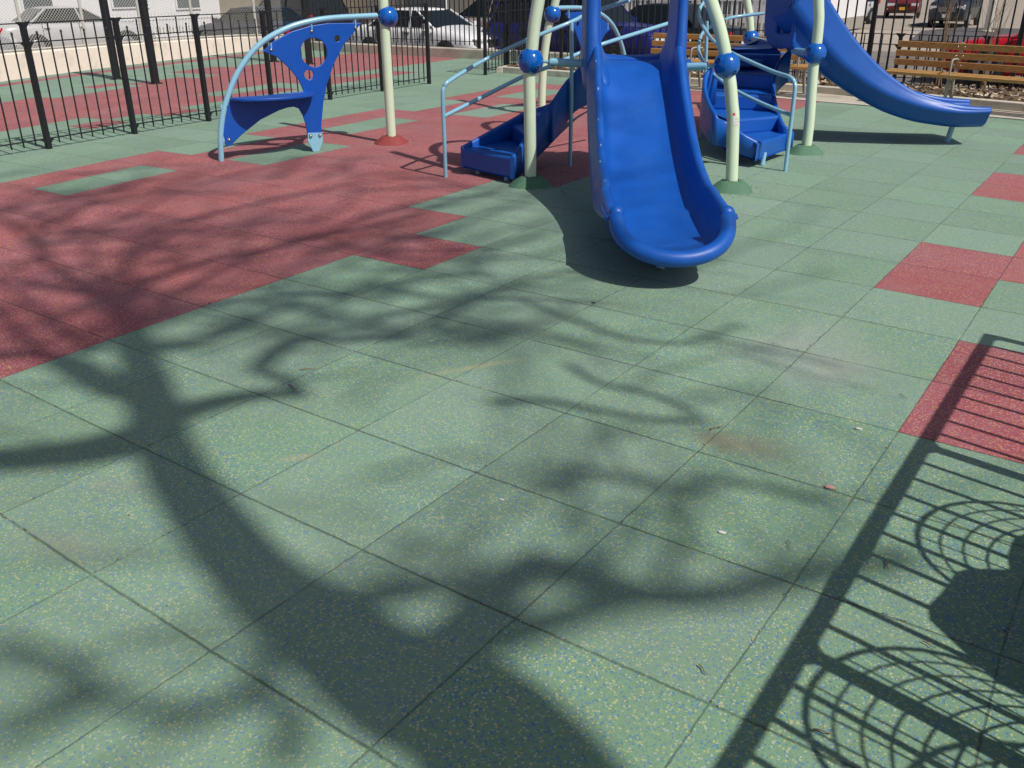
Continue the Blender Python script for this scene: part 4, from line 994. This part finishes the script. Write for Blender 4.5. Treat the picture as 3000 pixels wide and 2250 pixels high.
car(m_[0]-math.cos(hd)*1.4, m_[1]-math.sin(hd)*1.4, hd+R(-9), 4.6, 1.65, 1.75, paint('dark_silver_blue_paint', (.02, .025, .035)), 'dark four-wheel drive facing the playground on the right side of the street', 'suv')
a_ = (gS((2487, 72))+gS((2524, 67)))/2; a_ = a_+np.array([-.75, .3, 0]); car(a_[0], a_[1], R(-103), 4.2, 1.7, 1.48, silver, 'silver hatchback parked at an angle just right of the right slide top', 'hatch')
a_ = gS((2622, 50)); car(a_[0], a_[1]+1.6, R(-78), 4.5, 1.8, 1.6, maroon, 'dark red car with a yellow front plate across the street', 'hatch', plate='amber')
car(-.9, 16.3, R(180), 4.5, 1.72, 1.42, redp, 'bright red car at the right edge behind the bench', 'sedan')

# ================================================================== HOUSES AND BUILDINGS BEYOND
def building(name, x0, x1, y0, y1, h, material, label, wins, face='y', base=None, z=STREET):
    root = empty(name, ((x0+x1)/2, y0, z), label, 'building')
    mb = MB(); mb.box(((x0+x1)/2, (y0+y1)/2, z+h/2), (x1-x0, y1-y0, h)); mb.build('wall', material, root)
    if base: mb = MB(); mb.box(((x0+x1)/2, (y0+y1)/2, z+base/2-.002), (x1-x0+.08, y1-y0+.08, base)); mb.build('plinth', M['grey'], root)
    for wx, wz, ww, wh in wins:
        mb = MB()
        if face == 'y': mb.box((wx, y0-.02, z+wz), (ww+.14, .08, wh+.14)); f = mb.build('window', M['white'], root); mb = MB(); mb.box((wx, y0-.05, z+wz), (ww, .06, wh)); mb.build('pane', M['window'], f)
        else: mb.box((x1+.02, wx, z+wz), (.08, ww+.14, wh+.14)); f = mb.build('window', M['white'], root); mb = MB(); mb.box((x1+.05, wx, z+wz), (.06, ww, wh)); mb.build('pane', M['window'], f)
    mb = MB(); mb.box(((x0+x1)/2, (y0+y1)/2, z+h+.08), (x1-x0+.5, y1-y0+.5, .16)); mb.build('roof', M['grey'], root)
    return root
building('house', -40, -31, 6, 18.5, 5.5, M['white'], 'white house with light siding behind the chain link fence', [(8, 1.9, 1.0, 1.5), (11, 1.9, 1.0, 1.5), (14.5, 1.9, 1.4, 1.3), (17, 1.9, 1., 1.5)], 'x', .5)
building('apartment_block', -62, -30.6, 27, 40, 7, M['cream'], 'cream stucco building beyond the navy and black cars', [(-56, 2.2, 1.4, 1.5), (-50, 2.2, 1.4, 1.5), (-44, 2.2, 1.4, 1.5), (-38, 2.2, 1.4, 1.5), (-34, 2.2, 1.2, 1.5)], 'y', .4)
building('garage', -30.5, -19.5, 26.5, 36, 5, M['grey'], 'grey garage wall beyond the white sedan and the minivan', [(-27, 1.6, 2.4, 2.2), (-22.5, 1.6, 2.4, 2.2)], 'y')
building('house', -19.3, -11, 29, 38, 6, M['white'], 'pale house with white porch posts beyond the black sedan', [(-17.5, 1.6, 1.0, 1.6), (-15.6, 1.6, 1.0, 1.6), (-13.6, 1.6, 1.0, 1.6)], 'y', .5)
# white picket fence in front of the left house
root = empty('picket_fence', (-30, 12, STREET), 'white picket fence before the white house', 'fence')
mb = MB()
for k in range(75):
    yy = 7+k*.14; mb.box((-29.8, yy, STREET+.55), (.02, .08, 1.0))
for zz_ in (.25, .85): mb.box((-29.77, 12.2, STREET+zz_), (.03, 10.6, .07))
mb.build('pickets', M['white'], root)
# white railing beyond the black sedan
root = empty('porch_railing', (-13, 27.5, STREET), 'white porch railing in front of the pale house', 'railing')
mb = MB()
for k in range(44): mb.box((-18.5+k*.2, 27.4, STREET+.7), (.07, .04, 1.3))
for zz_ in (.2, 1.35): mb.box((-14.2, 27.4, STREET+zz_), (8.8, .07, .09))
mb.build('rails', M['white'], root)
# white post by the shrub and a round pole at the right
b_ = G((2123, 62), STREET); r0 = empty('marker_post', b_, 'thin white post standing beside the brown shrub', 'post'); mb = MB(); mb.tube([(b_[0], b_[1], STREET), (b_[0], b_[1], 2.2)], .035, 10); mb.build('shaft', M['white'], r0); mb = MB(); mb.lathe(b_, [(.07, 0), (.07, .02), (.04, .03)], 12); mb.build('base', M['galv'], r0)
b_ = G((2893, 92), STREET); r0 = empty('utility_pole', b_, 'pale grey utility pole on the right before the street', 'pole'); mb = MB(); mb.tube([(b_[0], b_[1], STREET), (b_[0]+.05, b_[1], 7)], [.17, .13], 14); mb.build('shaft', M['galv'], r0); mb = MB(); mb.lathe(b_, [(.26, 0), (.25, .04), (.18, .06)], 14); mb.build('base', M['conc'], r0)
b_ = G((2822, 40), STREET); r0 = empty('utility_pole', b_, 'tan wooden utility pole right of the dark four-wheel drive', 'pole'); mb = MB(); mb.tube([(b_[0], b_[1], STREET), (b_[0], b_[1], 8)], [.15, .12], 12); mb.build('shaft', mat('pole_wood', (.33, .25, .13), .9, var=.2), r0)

# ---- shrubs and saplings
def shrub(base, h, n, label, name='bare_shrub', spread=.35, r=.006, cat='shrub', twigs=2):
    root = empty(name, base, label, cat); mb = MB(); b0 = np.array(base, float)
    for k in range(n):
        a = random.uniform(0, 6.28); s_ = random.uniform(.1, 1)*spread; hh = h*random.uniform(.6, 1)
        p = [b0+np.array([random.uniform(-.06, .06), random.uniform(-.06, .06), 0])]
        for j in range(1, 5):
            f = j/4; p.append(b0+np.array([math.cos(a)*s_*f**1.3+random.uniform(-.02, .02), math.sin(a)*s_*f**1.3+random.uniform(-.02, .02), hh*f]))
        mb.tube(cr(p, 2), [r*(1-.7*i/8) for i in range(9)], 4, cap=False)
        for t_ in range(twigs):
            q = p[random.choice([2, 3])]; a2 = random.uniform(0, 6.28); l_ = random.uniform(.12, .3)*h
            mb.tube([q, q+np.array([math.cos(a2)*l_*.6, math.sin(a2)*l_*.6, l_])], [r*.5, r*.15], 3, cap=False)
    mb.build('stems', M['twig'], root); return root
b_ = G((2640, 215), .1); shrub((-1.75, 8.75, .1), 1.9, 9, 'bare thin sapling in the bed right of the right slide', 'sapling', .22, .007, 'sapling')
shrub((-1.15, 8.8, .1), 1.8, 7, 'bare thin sapling in the bed behind the long bench', 'sapling', .3, .007, 'sapling')
b_ = G((2160, 78), STREET); shrub(b_, 1.25, 150, 'dense dry brown shrub behind the bench between the slides', 'dry_shrub', .95, .013, 'shrub', 5)
b_ = G((2550, 30), STREET); shrub(b_, 1.6, 26, 'dry grassy clump between the silver hatchback and the dark red car', 'dry_shrub', .4, .016, 'shrub', 3)

# ================================================================== OUT OF FRAME BEHIND THE CAMERA: what casts the foreground shadows
FX = 1.67
hfence([(FX, -1.82), (FX, -3.26), (FX, -4.70), (FX, -6.14), (FX, -7.58), (FX, -9.0)], 1.15, 1.13, .10, .14, 'black iron fence close behind the photographer, seen only by its shadow', alt=False, pr=.0115, pw=.05)
root = empty('hand_rail_cap', (FX, -5.4, 1.15), 'thick cap rail along the fence beside the photographer, seen only by its shadow', 'rail'); mb = MB(); mb.bar((FX, -1.80, 1.155), (FX, -9.0, 1.155), .034, .02); mb.build('cap', M['black'], root)
def litter_basket(x, y, label, h=.92, bagz=.55):
    root = empty('litter_basket', (x, y, 0), label, 'litter basket', 'wire mesh litter baskets by the fence')
    mb = MB(); zs = np.linspace(.06, h, 13)
    rad = lambda z: .23+.10*(z/h)
    for i, z_ in enumerate(zs):
        r_ = rad(z_); mb.tube([(x+r_*math.cos(t), y+r_*math.sin(t), z_) for t in np.linspace(0, 2*math.pi, 33)], .009 if i in (0, 12) else .0045, 6, cap=False)
    for k in range(26):
        t = 2*math.pi*k/26; mb.tube([(x+rad(.05)*math.cos(t), y+rad(.05)*math.sin(t), .05), (x+rad(h)*math.cos(t), y+rad(h)*math.sin(t), h)], .0038, 4, cap=False)
    mb.build('wire_mesh', M['black'], root)
    mb = MB(); rings = []
    for z_, f in ((.05, .7), (.12, 1.0), (bagz*.6, 1.02), (bagz, .98), (bagz+.05, .8), (bagz+.08, .3)):
        rings.append([(x+rad(z_)*.93*f*(1+.06*math.sin(5*t+z_*20))*math.cos(t), y+rad(z_)*.93*f*(1+.06*math.sin(4*t))*math.sin(t), z_+.03*math.sin(3*t)*(z_ > .2)) for t in np.linspace(0, 2*math.pi, 24, endpoint=False)])
    mb.loft(rings, cap=True); mb.build('bin_bag', M['bag'], root); return root
litter_basket(2.0, -3.84, 'wire litter basket with a full bag, first beyond the photographer', 1.0, .74)
root = empty('bin_bag', (2.05, -4.2, 0), 'tall full bin bag added unseen between the wire baskets for its solid shadow', 'bin bag'); mb = MB()  # unseen sack added to fill out the solid dark shadow
mb.loft([[(2.05+r_*(1+.08*math.sin(5*t+z_*9))*math.cos(t), -4.2+r_*(1+.08*math.cos(4*t+z_*7))*math.sin(t), z_) for t in np.linspace(0, 2*math.pi, 24, endpoint=False)] for z_, r_ in ((0, .26), (.15, .34), (.45, .34), (.75, .33), (.95, .30), (1.02, .20), (1.05, .06))], cap=True); mb.build('sack', M['bag'], root)
litter_basket(1.95, -4.80, 'wire litter basket with a half-full bag, beside the photographer', 1.0, .42)

litter_basket(2.22, -5.02, 'empty wire litter basket added unseen to tangle the basket shadow, nearest the photographer', 1.0, .2)  # extra basket out of view, added so the wire shadows overlap
# ---- the street tree whose shadow crosses the paving (trunk, limbs and twigs in one bare crown)
av = np.array([math.cos(SUN_AZ), math.sin(SUN_AZ)]); bv = np.array([-av[1], av[0]])
TA, TB = 7.0, -5.8
def lift(g, jit=0.):
    a = g[0]*av[0]+g[1]*av[1]; d_ = max(TA+jit-a, .02)
    return np.array([g[0]+av[0]*d_, g[1]+av[1]*d_, d_*math.tan(SUN_EL)])
def limbpath(pts): return [G(D(*p))[:2] for p in pts]
root = empty('street_tree', (TA*av[0]+TB*bv[0], TA*av[1]+TB*bv[1], 0), 'bare street tree behind the photographer, seen only by its branching shadow', 'tree')
trunk = limbpath([(1110, 1640), (860, 1480), (720, 1370), (585, 1275), (470, 1145), (372, 1000), (335, 900)])
base3 = np.array([TA*av[0]+TB*bv[0], TA*av[1]+TB*bv[1], 0.])
tp = [base3, base3+np.array([-.02, .02, 2.5]), base3+np.array([.0, .12, 5.0])]+[lift(g) for g in trunk]
# keep heights monotonic

mb = MB(); n_ = len(cr(tp, 5)); mb.tube(cr(tp, 5), [float(np.interp(i/(n_-1), [0, .1, .45, .7, 1], [.34, .26, .185, .135, .11])) for i in range(n_)], 16); mb.build('trunk', M['bark'], root)
LIMBS = [
 ([(350, 930), (270, 955), (180, 975), (90, 985), (0, 992), (-160, 1005)], .12, .085),
 ([(345, 930), (328, 860), (308, 790), (288, 730), (264, 665)], .125, .085),
 ([(270, 690), (200, 634), (130, 585), (96, 556), (83, 512), (122, 477), (191, 442), (280, 420)], .06, .018),
 ([(96, 556), (50, 505), (0, 470), (-40, 450)], .04, .02),
 ([(262, 680), (305, 617), (392, 582), (488, 556), (610, 530), (723, 495), (784, 469), (871, 443), (960, 425)], .055, .018),
 ([(300, 640), (287, 608), (270, 556), (313, 504), (418, 469), (520, 450)], .035, .014),
 ([(230, 850), (160, 810), (104, 773), (26, 703), (-20, 660)], .055, .035),
 ([(264, 670), (215, 600), (190, 545), (215, 500), (300, 465)], .035, .014),
 ([(330, 890), (250, 835), (180, 790), (90, 765), (-40, 775)], .075, .05),
 ([(395, 890), (470, 868), (560, 853), (655, 850)], .085, .035),
 ([(655, 852), (600, 812), (556, 800), (570, 770), (620, 742), (700, 722), (780, 705), (860, 675), (980, 655), (1120, 645), (1300, 655)], .04, .02),
 ([(570, 790), (640, 740), (740, 735), (850, 728), (930, 700), (1010, 655), (1110, 612), (1230, 583)], .04, .018),
 ([(650, 1300), (760, 1300), (880, 1280), (1010, 1250)], .03, .04),
 ([(900, 1440), (980, 1380), (1050, 1310), (1100, 1255), (1160, 1222), (1260, 1240), (1370, 1280), (1500, 1288), (1640, 1265), (1780, 1235), (1960, 1200)], .085, .045),
 ([(800, 1400), (930, 1398), (1060, 1385), (1180, 1345), (1300, 1310), (1420, 1290)], .075, .045),
 ([(1420, 1250), (1465, 1180), (1480, 1100), (1440, 1050), (1340, 1028), (1220, 1010), (1120, 1005)], .04, .02),
 ([(1470, 1075), (1560, 1040), (1680, 1060), (1800, 1085)], .03, .02),
 ([(1180, 1060), (1250, 1020), (1330, 1025)], .03, .02),
 ([(620, 1340), (560, 1470), (470, 1530), (340, 1540), (230, 1500), (120, 1420), (0, 1380)], .034, .02),
 ([(560, 1490), (640, 1550), (600, 1640)], .03, .03), ([(0, 1600), (140, 1540), (240, 1500)], .035, .028),
 ([(1060, 870), (1160, 865), (1260, 880), (1400, 905), (1530, 905)], .025, .015), ([(1230, 790), (1300, 830), (1400, 850), (1500, 890)], .02, .014),
 ([(300, 700), (420, 610), (560, 545), (700, 512), (850, 475), (990, 435)], .028, .015),
 ([(235, 600), (340, 520), (450, 465), (600, 430), (760, 395)], .024, .012),
 ([(150, 520), (155, 470), (200, 430), (270, 398), (350, 385)], .022, .012),
 ([(120, 480), (70, 462), (0, 445)], .025, .018), ([(260, 480), (370, 420), (480, 385), (600, 355)], .018, .01),
 ([(230, 640), (120, 625), (0, 600)], .03, .02), ([(200, 760), (110, 700), (40, 640), (-40, 600)], .04, .025),
 ([(290, 760), (430, 740), (560, 690), (640, 650)], .03, .016), ([(320, 690), (450, 655), (600, 640), (760, 628), (900, 600), (1060, 590)], .024, .012),
 ([(950, 430), (1050, 420), (1100, 400)], .015, .01), ([(700, 512), (780, 540), (900, 560), (1050, 560)], .018, .01),
 ([(1230, 583), (1330, 600), (1450, 590), (1560, 560)], .016, .01), ([(1120, 645), (1260, 700), (1350, 730), (1480, 740), (1600, 700)], .02, .012),
]
rl = random.Random(5); GEN = []
for k in range(100):
    x_, y_ = (rl.uniform(-80, 1000), rl.uniform(370, 760)) if k < 86 else (rl.uniform(500, 1600), rl.uniform(520, 1050)); a_ = rl.uniform(-.8, .25); L_ = rl.uniform(180, 420); p_ = [(x_, y_)]
    for j in range(4): a_ += rl.uniform(-.45, .45); p_.append((p_[-1][0]+math.cos(a_)*L_/4, max(340, p_[-1][1]+math.sin(a_)*L_/4*.45)))
    GEN.append(len(LIMBS))
    LIMBS.append((p_, rl.uniform(.018, .04)*(.9 if k < 86 else .6), .012 if k < 86 else .007))
mb = MB(); mt = MB()
for li, (pts, r0, r1) in enumerate(LIMBS):
    if r0 < .035: r0 *= 1.3; r1 *= 1.3
    g = [np.array(q) for q in cr(limbpath(pts), 4)]; N = len(g); jit = 4.5 if pts[0] in ((900, 1440), (800, 1400), (650, 1300)) else random.uniform(-.5, .5)
    if pts[0] in ((1420, 1250), (1470, 1075), (1180, 1060)): r0 *= .85; r1 *= .8
    path = [lift(q, jit*i/N+(3.2+li % 5*.5 if li in GEN else (2.5 if pts[0] in ((620, 1340), (0, 1600), (560, 1490), (1420, 1250), (1470, 1075), (1180, 1060)) else 0))) for i, q in enumerate(g)]
    mb.tube(path, [r0+(r1-r0)*i/(N-1) for i in range(N)], 9)
    L = sum(np.linalg.norm(path[i+1]-path[i]) for i in range(N-1))
    for k in range(int(L*1.7)):
        i = random.randint(N//4, N-2); p = path[i]; d = path[i+1]-path[i]; d = d/np.linalg.norm(d)
        def rot(d, a):   # rotate within the plane bv-z, with slight depth
            hb = d[0]*bv[0]+d[1]*bv[1]; hz = d[2]; c, s_ = math.cos(a), math.sin(a); h2 = hb*c-hz*s_; z2 = hb*s_+hz*c
            v = np.array([bv[0]*h2, bv[1]*h2, z2])+np.array([av[0], av[1], 0])*random.uniform(-.35, .35); return v/np.linalg.norm(v)
        d = rot(d, random.choice([-1, 1])*random.uniform(.4, 1.1)); rr_ = min(.014, (r0+(r1-r0)*i/N)*.5); tp_ = [p]; dd = d; 
        for j in range(6):
            dd = rot(dd, random.uniform(-.25, .25)); tp_.append(tp_[-1]+dd*random.uniform(.15, .30))
            if random.random() < .55 and j > 1:
                d2 = rot(dd, random.choice([-1, 1])*random.uniform(.5, 1.)); mt.tube([tp_[-1], tp_[-1]+d2*.25, tp_[-1]+d2*.5+np.array([0, 0, .05])], [rr_*.4, rr_*.3, rr_*.15], 4, cap=False)
        mt.tube(tp_, [rr_*(1-.75*j/6) for j in range(7)], 5, cap=False)
mb.build('limbs', M['bark'], root)
mt.build('twigs', M['bark'], root)

# ================================================================== SMALL THINGS ON THE PAVING
def twig(px, ln, ang, r, label, mt_='twig'):
    c = G(px); o = empty('fallen_twig', (c[0], c[1], 0), label, 'twig', 'small twigs and bark lying on the rubber paving')
    mb = MB(); a = ang; d = np.array([math.cos(a), math.sin(a), 0]); n = np.array([-d[1], d[0], 0]); c = np.array([c[0], c[1], .006+r])
    mb.tube(cr([c-d*ln/2, c-d*ln*.1+n*ln*.07, c+d*ln*.2-n*ln*.03, c+d*ln/2+n*ln*.05], 3), [r*(1-.05*i) for i in range(10)], 6)
    mb.build('stick', M[mt_], o)
for px, ln, ang, r, lab in [((903, 1085), .075, .75, .0025, 'short pale twig near the hooked branch shadow on the left'),
    ((857, 1140), .08, -.35, .003, 'bent twig lying on the paving inside the branch shadow'),
    ((2310, 1600), .045, -1., .0018, 'curled twig on the sunlit green tile left of the long fence shadow'),
    ((2058, 1967), .04, -.6, .0022, 'dark chip of bark low in the picture left of the long fence shadow'),
    ((2100, 1257), .07, 1.1, .003, 'twig standing out at the joint by the brown stain'),
    ((2645, 1165), .05, -.7, .002, 'thin twig above the large red tiles on the right'),
    ((2740, 1285), .05, -1.2, .003, 'curled twig on the red tile under the fence shadow'),
    ((1650, 566), .12, -.55, .004, 'dark twig in the shade left of the front slide'),
    ((2597, 1660), .05, -1.2, .003, 'brown twig inside the fence shadow at the right'),
    ((2720, 1895), .04, -.3, .002, 'dark twig in the solid shadow at the right'),
    ((2410, 2150), .045, .3, .0025, 'dark chip of bark inside the basket shadow')]:
    twig(px, ln, ang, r, lab)
def pebble(px, s_, label, col):
    c = G(px); mb = MB(); rings = []
    for f, z_ in ((.6, .0), (1, .3), (.9, .65), (.45, .95)):
        rings.append([(c[0]+s_*f*math.cos(t)*(1+.2*math.sin(2*t)), c[1]+s_*.6*f*math.sin(t)*(1+.15*math.cos(3*t)), .001+z_*s_*.5) for t in np.linspace(0, 6.283, 9, endpoint=False)])
    mb.loft(rings, cap=True, smooth=False); o = mb.build('pebble', col, loc=(c[0], c[1], 0)); tag(o, label, 'pebble')
pale = mat('pale_stone', (.62, .60, .55), .8, var=.1); pink = mat('pink_chip', (.55, .30, .26), .8)
pebble((2115, 1562), .014, 'small white pebble on the green tile left of the long fence shadow', pale)
pebble((2515, 1258), .015, 'grey pebble on the green tile left of the large red tiles', pale)
pebble((2430, 1430), .020, 'flat pink chip lying on a tile joint', pink)
pebble((1470, 1465), .009, 'tiny white pebble in the middle of the foreground', pale)
pebble((1738, 888), .012, 'small dark pebble on the joint below the front slide', M['trim'])

# grit, crumbs and leaf scraps caught in the joints and round the post feet
mb = MB(); rg = random.Random(3)
def fleck(x, y, s_):
    a = rg.uniform(0, 6.28); c, sn = math.cos(a)*s_, math.sin(a)*s_; h_ = s_*.6
    mb.add([(x-c, y-sn, .002), (x+sn*.5, y-c*.5, .003), (x+c, y+sn, .002), (x-sn*.5, y+c*.5, .003+h_)], [(0, 1, 3), (1, 2, 3), (0, 3, 2)], False, rg.choice([0, 0, 0, 1, 2]))
for k in range(1500):
    u, v = rg.randint(-7, 3), rg.randint(-10, 3); f = rg.random()**1.4
    if (u*7+v*3) % 4 == 0: f = f*.4
    a_ = pos[(u, v)]; b_ = pos[(u+1, v)] if rg.random() < .5 else pos[(u, v+1)]
    fleck(a_[0]+(b_[0]-a_[0])*f+rg.gauss(0, .004), a_[1]+(b_[1]-a_[1])*f+rg.gauss(0, .004), rg.uniform(.0018, .0055))
for b_ in (P1, P2, P3_, PP):
    for k in range(60):
        a = rg.uniform(0, 6.28); q = .19+abs(rg.gauss(0, .07)); fleck(b_[0]+q*math.cos(a), b_[1]+q*math.sin(a), rg.uniform(.003, .009))
for k in range(120): fleck(rg.uniform(-6, 1.2), rg.uniform(-5.5, 3), rg.uniform(.002, .005))
tag(mb.build('joint_grit', [mat('grit_brown', (.12, .08, .05), .9), mat('grit_tan', (.38, .30, .20), .9), mat('grit_pale', (.5, .48, .42), .9)]), 'dirt crumbs and grit gathered along the joints of the rubber tiles', 'grit', kind='stuff')
